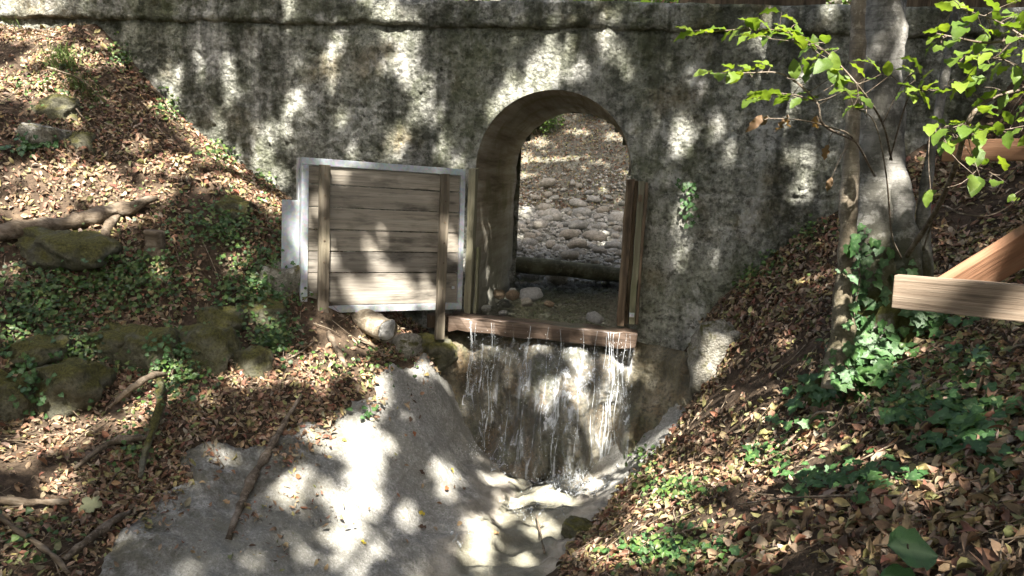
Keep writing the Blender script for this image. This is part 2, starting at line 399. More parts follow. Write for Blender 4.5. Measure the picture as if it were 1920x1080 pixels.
def m_foam(alpha=0.6, name="falling_water"):
    b = NB(name); tr = b.n("ShaderNodeBsdfTransparent"); p = b.pbr((0.78, 0.82, 0.84), 0.12, spec=0.6)
    return b.end(b.mixsh(b.ramp(b.noise(18, 4, 0.7, b.mapv((2.5, 2.5, 0.35))) if name == 'falling_water' else 1.0, [(0.38, 0.0), (0.62, alpha)]), tr.outputs[0], p))


def m_metal():
    b = NB("galvanised_steel"); v = b.vor(45, out="Color"); n = b.noise(4, 4, 0.6)
    c = b.mix(0.25, b.ramp(n, [(0.3, (0.40, 0.43, 0.45)), (0.7, (0.58, 0.61, 0.63))]), v, 'SOFT_LIGHT')
    c = b.mix(b.ramp(b.noise(9, 5, 0.7), [(0.55, 0), (0.75, 0.5)]), c, (0.28, 0.28, 0.25))
    return b.end(b.pbr(c, b.ramp(n, [(0.3, 0.42), (0.7, 0.6)]), b.bump(n, 0.1, 0.01), metal=0.55))


MAT = dict(
    bedsoil=m_rock('stream_bed_silt', (0.07, 0.065, 0.048), (0.13, 0.125, 0.095), (0.21, 0.205, 0.16), 0.0, 5),
    wall=m_concrete("weathered_concrete"), course=m_concrete("weathered_top_course", 0.8), tunnel=m_tunnel(), soil=m_soil(), apron=m_apron(), fall=m_fallrock(),
    moss=m_rock("mossy_limestone", (0.05, 0.048, 0.035), (0.13, 0.125, 0.09), (0.26, 0.25, 0.2), 0.75, 5),
    pale=m_rock("pale_tufa", (0.10, 0.092, 0.07), (0.34, 0.32, 0.265), (0.58, 0.56, 0.49), 0.32, 14),
    cobble=m_rock("river_cobble", (0.24, 0.235, 0.205), (0.38, 0.375, 0.335), (0.52, 0.51, 0.47), 0.0, 4, 0.75, rnd=True),
    white=m_rock("white_stone", (0.34, 0.33, 0.31), (0.5, 0.49, 0.46), (0.66, 0.65, 0.62), 0.0, 5, 0.7),
    tan=m_rock("tan_stone", (0.17, 0.12, 0.075), (0.30, 0.22, 0.14), (0.40, 0.32, 0.22), 0.0, 5, 0.7),
    plank=m_wood("grey_plank", (0.20, 0.178, 0.148), (0.28, 0.252, 0.212), (0.37, 0.34, 0.29), 0, 0.85, rnd=0.75),
    batten=m_wood("brown_batten", (0.10, 0.08, 0.058), (0.18, 0.15, 0.112), (0.27, 0.235, 0.18), 1, 0.5, green=0.15),
    jamb=m_wood("old_jamb_wood", (0.05, 0.035, 0.022), (0.12, 0.085, 0.055), (0.24, 0.19, 0.13), 2, 0.6),
    slot=m_wood("pale_mossy_wood", (0.12, 0.11, 0.075), (0.23, 0.215, 0.15), (0.34, 0.33, 0.26), 2, 0.4, green=0.6),
    sill=m_wood("wet_sill_wood", (0.03, 0.021, 0.015), (0.085, 0.06, 0.045), (0.19, 0.145, 0.115), 0, 0.6, 0.35),
    sawn=m_wood("sawn_larch", (0.15, 0.11, 0.076), (0.25, 0.19, 0.135), (0.33, 0.265, 0.195), 0, 0.3, 0.75, 2.6, rnd=0.2),
    redsawn=m_wood("fresh_red_larch", (0.19, 0.095, 0.05), (0.29, 0.152, 0.085), (0.36, 0.21, 0.125), 0, 0.2, 0.75, 2.4, rnd=0.2),
    metal=m_metal(),
    bark=m_bark("grey_beech_bark", (0.045, 0.042, 0.034), (0.115, 0.11, 0.092), (0.27, 0.26, 0.235), 1.0),
    stembark=m_bark("brown_stem_bark", (0.10, 0.08, 0.055), (0.20, 0.165, 0.12), (0.30, 0.26, 0.2), 0.4, 1.6),
    twig=m_bark("twig_bark", (0.06, 0.045, 0.03), (0.13, 0.10, 0.07), (0.24, 0.20, 0.16), 0, 2.5),
    dead=m_wood("dead_wood", (0.07, 0.05, 0.032), (0.17, 0.13, 0.09), (0.32, 0.27, 0.21), 0, 0.5),
    litter=m_leaf("dry_leaves", None, 0.12, 0.62, spec=0.3),
    beech=m_leaf("green_beech_leaf", (0.145, 0.22, 0.035), 0.5, 0.42, rnd=0.55),
    ivy=m_leaf("ivy_leaf", (0.055, 0.125, 0.04), 0.22, 0.38, (0.22, 0.32, 0.16), 0.45),
    smallgreen=m_leaf("ground_ivy_leaf", None, 0.25, 0.45),
    canopy=m_leaf("canopy_leaf", (0.075, 0.13, 0.025), 0.4, 0.5, rnd=0),
    water=m_water("clear_shallow_water"), foam=m_foam(), spray=m_foam(0.85, "spray_water"),
)

# ------------------------------------------------------------------ terrain (downstream side)
W = 'w'
CTRL = [(0, 20, 8.2), (0, 120, 7.0), (0, 250, 6.3), (0, 350, 6.0), (0, 450, 5.75), (0, 520, 5.6),
        (90, 60, 7.5), (150, 150, 7.0), (250, 250, 6.75), (300, 380, 6.35), (400, 330, 6.7), (480, 420, 6.6), (400, 470, 6.25),
        (180, 40, W), (290, 170, W), (380, 260, W), (450, 310, W), (540, 370, W), (600, 430, W),
        (560, 520, 6.45), (600, 655, 6.2), (690, 650, 6.5), (760, 650, 6.75), (800, 670, 6.7),
        (200, 500, 5.9), (100, 570, 5.6), (250, 590, 5.8), (400, 570, 6.1), (500, 570, 6.3),
        (0, 810, 4.95), (150, 770, 5.15), (270, 735, 5.3), (400, 725, 5.5), (500, 675, 5.85),
        (100, 850, 4.75), (300, 800, 5.05), (500, 740, 5.6), (620, 720, 5.9), (50, 960, 4.3), (250, 960, 4.5), (150, 1080, 3.95), (-100, 1000, 4.0), (0, 1080, 3.85), (350, 1080, 4.15),
        (740, 690, 6.35), (620, 790, 5.7), (450, 900, 5.0), (680, 900, 5.4), (790, 800, 6.1), (860, 870, 6.5), (450, 1060, 4.3), (650, 1060, 4.7), (800, 1000, 5.4), (850, 1080, 5.05),
        (930, 890, 6.75), (1010, 920, 6.5), (1090, 950, 6.2), (960, 1000, 5.75), (1000, 1080, 5.2), (1050, 1010, 5.6), (1160, 890, 6.6),
        (1130, 970, 5.8), (1060, 1060, 5.0), (1180, 900, 6.2), (1240, 830, 6.45), (1290, 770, 6.6),
        (1300, 950, 4.75), (1200, 1050, 4.5), (1500, 1000, 3.7), (1500, 1080, 3.35), (1900, 1060, 2.65), (1700, 900, 3.55), (1700, 1060, 3.0), (1500, 800, 4.8), (1400, 750, 5.4), (1350, 850, 5.3), (1400, 640, 6.1),
        (1340, 570, W), (1320, 640, 6.7), (1300, 700, 6.6), (1450, 480, W), (1560, 410, W), (1640, 330, W), (1760, 250, W), (1900, 150, W),
        (1620, 640, 4.9), (1560, 560, 5.7), (1900, 720, 3.7), (1800, 620, 4.4), (1900, 500, 4.9), (1900, 380, 5.6), (1800, 330, 6.3), (1800, 450, 5.6)]
TP = np.array([at_y(x, y, 0.0) if d == W else at_d(x, y, d) for x, y, d in CTRL] +
              [(0.72, -7.0, -0.4), (2.6, -6, 0.2), (3.6, -5, 0.75), (-2.4, -6.2, -1.6), (-4.2, -5, -0.3), (-5.2, -4, 0.5), (-6, -2.5, 1.6), (-7, -7, 0.6), (0.1, -3.4, -1.42), (-0.5, -5, -1.7),
               (-2, -7.8, -2.0), (5, -3, 2.0), (5, 0, 3.0), (5, -6, 1.4), (6.5, -1, 3.6), (7, -6, 2.4), (-7.5, -0.5, 3.2), (-8, 1, 3.6), (0, 0.3, -1.3), (-0.5, -0.35, -1.25), (0.5, -0.35, -1.25), (1.1, 0.0, -0.5), (-1.5, 0, -0.05), (-1.0, 0.0, -0.3), (2, -8, 0.0), (4, -8, 0.9)])
_d = np.linalg.norm(TP[:, None, :2] - TP[None, :, :2], axis=2); _n = len(TP)
_A = np.zeros((_n + 3, _n + 3)); _A[:_n, :_n] = _d - np.eye(_n) * 0.02; _A[:_n, _n] = 1; _A[:_n, _n + 1:] = TP[:, :2]; _A[_n:, :_n] = _A[:_n, _n:].T
_w = np.linalg.solve(_A, np.concatenate([TP[:, 2], np.zeros(3)]))


def terrain(xy):
    xy = np.asarray(xy, float).reshape(-1, 2); out = np.empty(len(xy))
    for s in range(0, len(xy), 20000):
        q = xy[s:s + 20000]; out[s:s + 20000] = np.linalg.norm(q[:, None] - TP[None, :, :2], axis=2) @ _w[:_n] + _w[_n] + q @ _w[_n + 1:]
    p3 = np.column_stack([xy, np.zeros(len(xy))])
    return out + 0.035 * fbm(p3, 1.6, 4)


def tnormal(xy, e=0.05):
    xy = np.asarray(xy, float).reshape(-1, 2)
    dx = (terrain(xy + (e, 0)) - terrain(xy - (e, 0))) / (2 * e); dy = (terrain(xy + (0, e)) - terrain(xy - (0, e))) / (2 * e)
    n = np.column_stack([-dx, -dy, np.ones(len(xy))]); return n / np.linalg.norm(n, axis=1)[:, None]


def ground(px, py, near=2.0, far=9.0):
    """where a measured direction meets the ground"""
    t = np.arange(near, far, 0.14); P = CAM_POS + ray(px, py) * t[:, None]
    g = P[:, 2] - terrain(P[:, :2]); hit = np.nonzero(g < 0)[0]
    if not len(hit): return P[-1]
    k = max(hit[0], 1); f = np.clip(g[k - 1] / (g[k - 1] - g[k] + 1e-9), 0, 1); return P[k - 1] * (1 - f) + P[k] * f


def ground_many(px, py, near=2.0, far=9.0):
    t = np.arange(near, far, 0.14); R_ = CF + CR * ((np.asarray(px) - 960) / FPX)[:, None] - CU * ((np.asarray(py) - 540) / FPX)[:, None]
    P = CAM_POS + R_[:, None, :] * t[None, :, None]; g = P[..., 2] - terrain(P[..., :2].reshape(-1, 2)).reshape(P.shape[:2]); below = g < 0
    k = np.clip(np.where(below.any(1), below.argmax(1), len(t) - 1), 1, None); i = np.arange(len(P)); f = np.clip(g[i, k - 1] / (g[i, k - 1] - g[i, k] + 1e-9), 0, 1)[:, None]
    return P[i, k - 1] * (1 - f) + P[i, k] * f


nx, ny = 330, 210
gx, gy = np.meshgrid(np.linspace(-8.5, 7.5, nx), np.linspace(-8.5, 0.35, ny), indexing='ij')
gxy = np.column_stack([gx.ravel(), gy.ravel()])
ground_o = obj("ground", mesh_np("ground", np.column_stack([gxy, terrain(gxy)]), grid_faces(nx, ny)), MAT['soil'], kind="structure")

# ------------------------------------------------------------------ bridge wall with its arch
AX, AR, SPR, TOPZ, CRSZ, TLEN = -0.05, 0.70, 1.36, 2.81, 2.585, 2.4


def arch_out(x, z):
    """signed distance to the arch outline, negative in the opening"""
    dx = x - AX; up = np.hypot(dx, z - SPR) - AR; side = np.abs(dx) - AR
    return np.where(z > SPR, up, side)


def wall_relief(x, z):
    p = np.column_stack([x, np.zeros_like(x), z]); d = arch_out(x, z)
    rough = 0.3 + 0.7 * sstep(0.25, 0.6, d); smoothband = sstep(2.40, 2.34, z) + sstep(2.52, 2.60, z)
    r = 0.030 * fbm(p, 0.8, 3) + rough * np.clip(smoothband, 0.25, 1) * (0.018 * fbm(p, 3.5, 4, 0.55) - 0.060 * np.clip(fbm(p + 40, 6.5, 3, 0.6), 0.2, 1) + 0.015 * fbm(p, 17, 3, 0.65))
    r += -0.012 * np.exp(-((z - 1.84 - 0.03 * np.sin(x * 2)) / 0.012) ** 2) * (x < -0.9) - 0.02 * np.exp(-((z - 1.22) / 0.015) ** 2) * (x > 0.9)
    return r - 0.02 * sstep(0.5, 0.0, d) * 0


sp = 0.02; xs = np.arange(-7.0, 6.0 + sp / 2, sp); zs = np.arange(-1.5, CRSZ + 0.061, sp)
X, Z = np.meshgrid(xs, zs, indexing='ij'); X = X.ravel(); Z = Z.ravel()
d = arch_out(X, Z); F = grid_faces(len(xs), len(zs)); cx, cz = X[F].mean(1), Z[F].mean(1)
F = F[(arch_out(cx, cz) > 0) | (cz < -0.1)]
near = (np.abs(d) < sp * 0.85) & (Z > -0.11); dx = X - AX; rr = np.hypot(dx, Z - SPR) + 1e-9
X = np.where(near & (Z > SPR), AX + dx / rr * AR, np.where(near, AX + np.sign(dx) * AR, X)); Z = np.where(near & (Z > SPR), SPR + (Z - SPR) / rr * AR, Z)
rel = wall_relief(X, Z) * np.where(near, 0.0, 1.0)
wall = obj("bridge_wall", mesh_np("bridge_wall", np.column_stack([X, -rel, Z]), F[:, ::-1]), MAT['wall'],
           label="mottled grey concrete bridge wall pierced by a round arch", cat="wall")
# projecting top course, a rounded lump of concrete
xs2 = np.arange(-7.0, 6.01, 0.025); prof = [(0.03, CRSZ - 0.005), (-0.035, CRSZ), (-0.055, CRSZ + 0.02)] + [(-0.06, z) for z in np.arange(CRSZ + 0.045, TOPZ - 0.02, 0.025)] + [(-0.045, TOPZ - 0.005), (0.0, TOPZ), (0.15, TOPZ + 0.005), (0.4, TOPZ)]
prof = np.array(prof); V = np.array([[(x, y, z) for y, z in prof] for x in xs2]).reshape(-1, 3)
V[:, 1] -= np.where(V[:, 1] < 0.02, 0.03 * fbm(V, 3.5, 4, 0.6) - 0.03 * np.clip(fbm(V + 9, 8, 3), 0.1, 1), 0); V[:, 2] += 0.012 * fbm(V + 3, 2.5, 4); V[:, 1] += np.where(V[:, 1] < 0.02, 0.045 * np.clip(fbm(V * (1, 0, 0.3) + 21, 1.6, 3), -0.2, 1), 0); V[:, 2] += np.where(V[:, 2] < CRSZ + 0.03, 0.035 * fbm(V * (1, 0, 0) + 5, 3, 4), 0)
obj("top_course", mesh_np("top_course", V, grid_faces(len(xs2), len(prof))), MAT['course'], wall)
# tunnel lining: the side walls and vault
path = [(AX - AR, z) for z in np.arange(-0.25, SPR, 0.04)] + [(AX - AR * math.cos(t), SPR + AR * math.sin(t)) for t in np.linspace(0, math.pi, 70)] + [(AX + AR, z) for z in np.arange(SPR - 0.03, -0.25, -0.04)]
ys = np.concatenate([[0.0, 0.012], np.linspace(0.04, TLEN, 70)]); V = np.array([[(x, y, z) for x, z in path] for y in ys]).reshape(-1, 3)
nrm = np.column_stack([V[:, 0] - AX, np.zeros(len(V)), np.maximum(V[:, 2] - SPR, 0)]); nrm /= np.linalg.norm(nrm, axis=1)[:, None] + 1e-9
amp = sstep(0.0, 0.15, V[:, 1]) * (0.02 * fbm(V * (1.5, 0.5, 1.5), 2, 4) + 0.012 * fbm(V, 9, 3) * sstep(SPR, SPR - 0.5, V[:, 2]))
amp += 0.06 * sstep(0.45, 0.0, V[:, 2]) * (fbm(V, 4, 3) + 0.2) * sstep(0.0, 0.3, V[:, 1])
V = V + nrm * amp[:, None]
obj("tunnel_lining", mesh_np("tunnel_lining", V, grid_faces(len(ys), len(path))), MAT['tunnel'], wall)
# back face of the bridge and the path it carries
xs3 = np.arange(-7, 6.01, 0.1); zs3 = np.arange(-0.6, 2.75, 0.05); X3, Z3 = [a.ravel() for a in np.meshgrid(xs3, zs3, indexing='ij')]
F3 = grid_faces(len(xs3), len(zs3)); F3 = F3[arch_out(X3[F3].mean(1), Z3[F3].mean(1)) > 0]
obj("back_face", mesh_np("back_face", np.column_stack([X3, np.full(len(X3), TLEN) + 0.03 * fbm(np.column_stack([X3, Z3, X3 * 0]), 3), Z3]), F3), MAT['wall'], wall)
px_, py_ = [a.ravel() for a in np.meshgrid(np.arange(-9, 8.01, 0.1), np.arange(0.3, 2.7, 0.1), indexing='ij')]
pz = 2.80 + 0.03 * fbm(np.column_stack([px_, py_, px_ * 0]), 2); obj("footpath", mesh_np("footpath", np.column_stack([px_, py_, pz]), grid_faces(171, 24)), MAT['soil'], kind="structure")

# ------------------------------------------------------------------ upstream side: stony bed, leaf bank
def upz(x, y):
    bed = -0.14 + 0.30 * sstep(2.6, 4.0, y) + 0.125 * np.clip(y - 3.6, 0, 4.6)
    hill = np.clip(y - 8.0 + 0.25 * x, 0, 99) * 0.62 + 0.15 * sstep(7.3, 8.5, y)
    side = 1.1 * np.clip(np.abs(x - 0.1) - 2.4 - 0.12 * y, 0, 99)
    p = np.column_stack([x, y, np.zeros_like(x)])
    return bed + hill + np.minimum(side, 9) * 0.7 + 0.10 * fbm(p, 0.7, 4)


ux, uy = [a.ravel() for a in np.meshgrid(np.linspace(-11, 11, 150), np.linspace(0.03, 30, 190), indexing='ij')]
bed = obj("upstream_ground", mesh_np("upstream_ground", np.column_stack([ux, uy, np.where((uy < 2.5) & (np.abs(ux) > 0.75), -0.6, np.where(uy < 2.5, -0.16, upz(ux, uy)))]), grid_faces(150, 190)), MAT['bedsoil'], kind="structure")
variants = [rock_mesh("stone", k + 1, 2, 0.22, (1, random.uniform(0.7, 0.95), random.uniform(0.5, 0.75)), 0.2) for k in range(9)]
for me in variants: me.materials.append(MAT['cobble'])
rs = np.random.default_rng(5); placed = []
for sz, cnt in ((0.17, 24), (0.11, 85), (0.07, 190)):
    k = 0
    while k < cnt:
        y = rs.uniform(3.0, 8.6); x = -0.1 + rs.uniform(-1, 1) * (0.85 + 0.13 * (y - 3)); s = sz * rs.uniform(0.75, 1.3)
        if any((x - a) ** 2 + (y - b_) ** 2 < (0.8 * (s + c)) ** 2 for a, b_, c in placed): 
            cnt -= 1; continue
        placed.append((x, y, s)); k += 1
        o = obj("stone", variants[rs.integers(9)], None, bed)
        o.location = (x, y, float(upz(np.array([x]), np.array([y]))[0]) + s * 0.32); o.scale = (s, s, s); o.rotation_euler = (rs.uniform(-.3, .3), rs.uniform(-.3, .3), rs.uniform(0, 6.3))
# gravel between the stones and on the bed of the tunnel
def scatter_rocks(name, xs_, ys_, zs_, sizes, mat, seed, parent=None):
    base = rock_mesh("tmp", seed, 1, 0.25, (1, 0.8, 0.6), 0.2); bv = np.array([v.co for v in base.vertices]); bf = np.array([p.vertices[:] for p in base.polygons]); n = len(xs_)
    r = np.random.default_rng(seed); a = r.uniform(0, 6.3, n); t = r.uniform(-.5, .5, n)
    v = bv[None] * (sizes[:, None, None] * r.uniform(0.7, 1.3, (n, 1, 3)))
    c, s_ = np.cos(a)[:, None], np.sin(a)[:, None]; x = v[..., 0] * c - v[..., 1] * s_; y = v[..., 0] * s_ + v[..., 1] * c; z = v[..., 2] + t[:, None] * v[..., 0]
    V = np.stack([x + xs_[:, None], y + ys_[:, None], z + zs_[:, None]], -1).reshape(-1, 3)
    Fz = (bf[None] + (np.arange(n) * len(bv))[:, None, None]).reshape(-1, 3)
    return obj(name, mesh_np(name, V, Fz), mat, parent, kind="stuff")


n = 2800; gy_ = rs.uniform(2.7, 8.9, n); gx_ = -0.1 + rs.uniform(-1, 1, n) * (1.1 + 0.16 * (gy_ - 3))
scatter_rocks("gravel", gx_, gy_, upz(gx_, gy_) + 0.01, rs.uniform(0.018, 0.06, n), MAT['cobble'], 21, bed)
n = 1500; gy_ = rs.uniform(0.05, 2.7, n); gx_ = AX + rs.uniform(-0.68, 0.68, n)
scatter_rocks("tunnel_gravel", gx_, gy_, np.full(n, -0.13) + 0.06 * rs.random(n), rs.uniform(0.015, 0.045, n), MAT['cobble'], 22, bed)

# ------------------------------------------------------------------ concrete apron and stream channel below the fall
edge = [(748, 676), (690, 740), (640, 765), (575, 800), (520, 830), (455, 855), (425, 832), (352, 842), (335, 862), (372, 905), (300, 940), (250, 965), (215, 1020), (175, 1080)]
poly = [ground(*e)[:2] for e in edge] + [np.array(p) for p in ((-1.6, -4.2), (-1.2, -6.5), (0.3, -6.5), (0.5, -4.2))] + [ground(*e)[:2] for e in ((1035, 1078), (1075, 1020), (1120, 975), (1165, 915), (1225, 850), (1275, 790), (1292, 745))] + [np.array(p) for p in ((1.15, -0.1), (1.1, 0.2), (-0.8, 0.2), (-0.95, -0.6))]
poly = np.array(poly)


def poly_sd(q):
    q = np.asarray(q, float); a = poly; b = np.roll(poly, -1, 0); best = np.full(len(q), 1e9); ins = np.zeros(len(q), bool)
    for p0, p1 in zip(a, b):
        e = p1 - p0; w = q - p0; t = np.clip((w @ e) / (e @ e), 0, 1); best = np.minimum(best, np.linalg.norm(w - t[:, None] * e, axis=1))
        c = (p0[1] > q[:, 1]) != (p1[1] > q[:, 1]); xx = p0[0] + (q[:, 1] - p0[1]) / (e[1] + 1e-12) * e[0]; ins ^= c & (q[:, 0] < xx)
    return np.where(ins, best, -best)


gco = np.column_stack([gxy, terrain(gxy) - 0.22 * sstep(0.04, 0.22, poly_sd(gxy))]).astype(np.float32)   # the soil dips beneath the slab
ground_o.data.vertices.foreach_set("co", gco.ravel()); ground_o.data.update()
chan = np.array([ground(*e)[:2] for e in ((1010, 905), (1020, 950), (990, 1000), (965, 1050), (940, 1085))] + [np.array((-0.4, -4.8)), np.array((-1.2, -6.5))])


def chan_d(q):
    best = np.full(len(q), 1e9)
    for p0, p1 in zip(chan[:-1], chan[1:]):
        e = p1 - p0; w = q - p0; t = np.clip((w @ e) / (e @ e), 0, 1); best = np.minimum(best, np.linalg.norm(w - t[:, None] * e, axis=1))
    return best


ax_, ay_ = [a.ravel() for a in np.meshgrid(np.arange(-3.0, 1.6, 0.018), np.arange(-5.2, 0.15, 0.018), indexing='ij')]
axy = np.column_stack([ax_, ay_]); p3 = np.column_stack([axy, ax_ * 0])
sd = poly_sd(axy) + 0.10 * fbm(p3, 4, 4); cdist = chan_d(axy)
az = terrain(axy) + np.clip(sd * 0.6, -0.12, 0.03) + 0.05 * fbm(p3, 2.6, 4) + 0.016 * fbm(p3, 11, 4, 0.65)
wetm = sstep(0.62, 0.30, cdist + 0.14 * fbm(p3, 3, 3))
az += wetm * (0.07 * fbm(p3 + 4, 3.2, 3)) + 0.10 * np.exp(-(((ax_ - ground(915, 1010)[0]) / 0.2) ** 2 + ((ay_ - ground(915, 1010)[1]) / 0.42) ** 2))
F = grid_faces(len(np.arange(-3.0, 1.6, 0.018)), len(np.arange(-5.2, 0.15, 0.018))); F = F[(sd[F] > -0.13).all(1)]
apron = obj("concrete_apron", mesh_np("concrete_apron", np.column_stack([axy, az]), F, col=np.column_stack([wetm, sstep(0.75, 0.0, sd + 0.25 * fbm(p3 + 6, 3, 4)) * sstep(-0.8, -1.5, ax_), wetm * 0])), MAT['apron'], kind="structure")
# water film running down the channel
def grid_sub(xr, yr, step, zf, keep):
    a, b_ = np.arange(*xr, step), np.arange(*yr, step); X_, Y_ = [q.ravel() for q in np.meshgrid(a, b_, indexing='ij')]; F_ = grid_faces(len(a), len(b_)); k = keep(X_, Y_)
    return np.column_stack([X_, Y_, zf(X_, Y_)]), F_[k[F_].all(1)]


def zapron(X_, Y_):
    q = np.column_stack([X_, Y_]); p = np.column_stack([q, X_ * 0]); return terrain(q) + 0.035 + 0.05 * fbm(p, 2.6, 4) + sstep(0.62, 0.30, chan_d(q) + 0.14 * fbm(p, 3, 3)) * 0.07 * fbm(p + 4, 3.2, 3) + 0.10 * np.exp(-(((X_ - BX) / 0.2) ** 2 + ((Y_ - BY) / 0.42) ** 2))


BX, BY = ground(915, 1010)[:2]
V, F = grid_sub((-1.6, 1.3), (-5, -0.3), 0.03, lambda a, b_: zapron(a, b_) + 0.012 + 0.012 * perlin(np.column_stack([a * 9, b_ * 9, a * 0])), lambda a, b_: (chan_d(np.column_stack([a, b_])) < 0.30 + 0.12 * fbm(np.column_stack([a, b_, a * 0]), 4, 3)))
obj("stream_water", mesh_np("stream_water", V, F), MAT['water'], kind="structure")
# shallow water held back by the sill, in the tunnel and beyond it
V, F = grid_sub((-1.6, 1.6), (-0.02, 3.6), 0.04, lambda a, b_: -0.035 + 0.004 * perlin(np.column_stack([a * 6, b_ * 6, a * 0])), lambda a, b_: (np.abs(a - AX) < 0.74) | (b_ > 2.45))
obj("tunnel_water", mesh_np("tunnel_water", V, F), MAT['water'], kind="structure")

# ------------------------------------------------------------------ rock face under the sill
us, vs_ = np.linspace(0, 1, 270), np.linspace(0, 1, 180); U_, Vv = [a.ravel() for a in np.meshgrid(us, vs_, indexing='ij')]
fx = -1.12 + 2.42 * U_; topz = -0.13 - 0.10 * sstep(0.12, 0.0, U_) - 0.02 * np.sin(U_ * 9); footz = -1.42 + 0.5 * sstep(0.2, 0.0, U_) + 0.35 * sstep(0.85, 1.0, U_)
fz = topz + (footz - topz) * Vv; p = np.column_stack([fx, fz * 0.35, fx * 0]); pf = np.column_stack([fx, fz, fx * 0])
bulge = 0.14 * np.sin(Vv * 2.3) + 0.34 * Vv ** 1.7
fy = -0.02 - 0.10 * sstep(0, 0.1, Vv) - bulge - 0.24 * fbm(p, 2.3, 3) * sstep(0, 0.25, Vv) - 0.075 * fbm(pf * (1, 0.45, 1), 4, 4, 0.5) - 0.012 * fbm(pf, 18, 3)
fy -= 0.16 * np.exp(-((fx - 0.28 - 0.1 * Vv) / 0.16) ** 2) * sstep(0.0, 0.3, Vv) * sstep(1.0, 0.5, Vv) - 0.16 * np.exp(-((fx - 0.62) / 0.12) ** 2) * sstep(0.2, 0.5, Vv)
fy += 0.12 * np.exp(-((fx + 0.45) / 0.22) ** 2) * sstep(0.1, 0.6, Vv)
fy -= 0.35 * sstep(0.2, 0.0, U_) * Vv + 0.30 * sstep(0.84, 1.0, U_)
obj("rock_face", mesh_np("rock_face", np.column_stack([fx, fy, fz]), grid_faces(270, 180)), MAT['fall'], kind="structure")


def face_y(x, z):
    k = np.argmin((fx - x) ** 2 + (fz - z) ** 2); return fy[k]


# ------------------------------------------------------------------ gate, jambs, sill
gTL, gTR, gBL, gBR = np.array((-2.0, -0.94, 1.358)), np.array((-0.815, -0.075, 1.325)), np.array((-1.935, -1.12, 0.085)), np.array((-0.825, -0.085, 0.05))
gu = (gTR - gTL + gBR - gBL) / 2; gv = (gTL - gBL + gTR - gBR) / 2; GW, GH = np.linalg.norm(gu), np.linalg.norm(gv)
gate = empty("flood_gate", (0, 0, 0), "wooden plank flood gate in galvanised steel frame, swung open beside the arch", "gate")
gate.matrix_basis = frame_matrix((gTL + gTR + gBL + gBR) / 4 - gu / 2 - gv / 2, gu, gv)   # local x along, y up, z towards the viewer


def gbox(name, x0, x1, y0, y1, z0, z1, mat, bevel=0.004, cuts=0, rough=0.0, seed=0, parent=gate, rz=0.0):
    o = obj(name, box_mesh(name, x1 - x0, y1 - y0, z1 - z0, bevel, cuts, rough, seed), MAT[mat], parent); o.location = ((x0 + x1) / 2, (y0 + y1) / 2, (z0 + z1) / 2); o.rotation_euler = (0, 0, rz); return o


fw = 0.058
gbox("frame_rail", 0, GW, GH - fw, GH, -0.05, 0.012, 'metal'); gbox("frame_rail", 0, GW, 0, fw, -0.05, 0.012, 'metal')
gbox("frame_stile", 0.0, fw, fw + 0.001, GH - fw - 0.001, -0.05, 0.0125, 'metal'); gbox("frame_stile", GW - fw * 0.8, GW, fw + 0.001, GH - fw - 0.001, -0.05, 0.0125, 'metal')
fr = [0, 0.13, 0.29, 0.45, 0.605, 0.76, 1.0]
for k in range(6):
    y1 = GH - fw - (GH - 2 * fw) * fr[k]; y0 = GH - fw - (GH - 2 * fw) * fr[k + 1]
    gbox("plank", fw - 0.01, GW - fw * 0.8 + 0.01, y0 + 0.004, y1 - 0.004, -0.045 + 0.002 * (k % 2), -0.012 + 0.003 * random.random(), 'plank', 0.004, 12, 0.004, k)
gbox("batten", 0.135, 0.225, -0.27, GH - 0.052, 0.013, 0.058, 'batten', 0.005, 10, 0.004, 3); gbox("batten", GW - 0.265, GW - 0.185, -0.265, GH - 0.055, 0.013, 0.058, 'batten', 0.005, 10, 0.004, 5, rz=-0.012)
gbox("side_plate", -0.145, -0.002, 0.37, 0.93, -0.045, -0.038, 'metal', 0.002); gbox("back_flange", -0.012, 0.0, 0.0, GH, -0.11, -0.0505, 'metal', 0.002)
for k in range(6):
    yc = GH - fw - (GH - 2 * fw) * (fr[k] + fr[k + 1]) / 2
    for xc in (0.18, GW - 0.225 + 0.012 * yc / GH): gbox("nail", xc - 0.007, xc + 0.007, yc - 0.007, yc + 0.007, 0.055, 0.063, 'jamb', 0.002)
for bx_, by_ in ((0.09, 0.17), (GW - 0.09, 0.2)):
    o = gbox("bolt", bx_ - 0.012, bx_ + 0.012, by_ - 0.012, by_ + 0.012, -0.012, 0.006, 'metal', 0.004)


def wbox(name, x0, x1, y0, y1, z0, z1, mat, parent=None, bevel=0.006, cuts=10, rough=0.008, seed=0, **kw):
    o = obj(name, box_mesh(name, x1 - x0, y1 - y0, z1 - z0, bevel, cuts, rough, seed), MAT[mat], parent, **kw); o.location = ((x0 + x1) / 2, (y0 + y1) / 2, (z0 + z1) / 2); return o


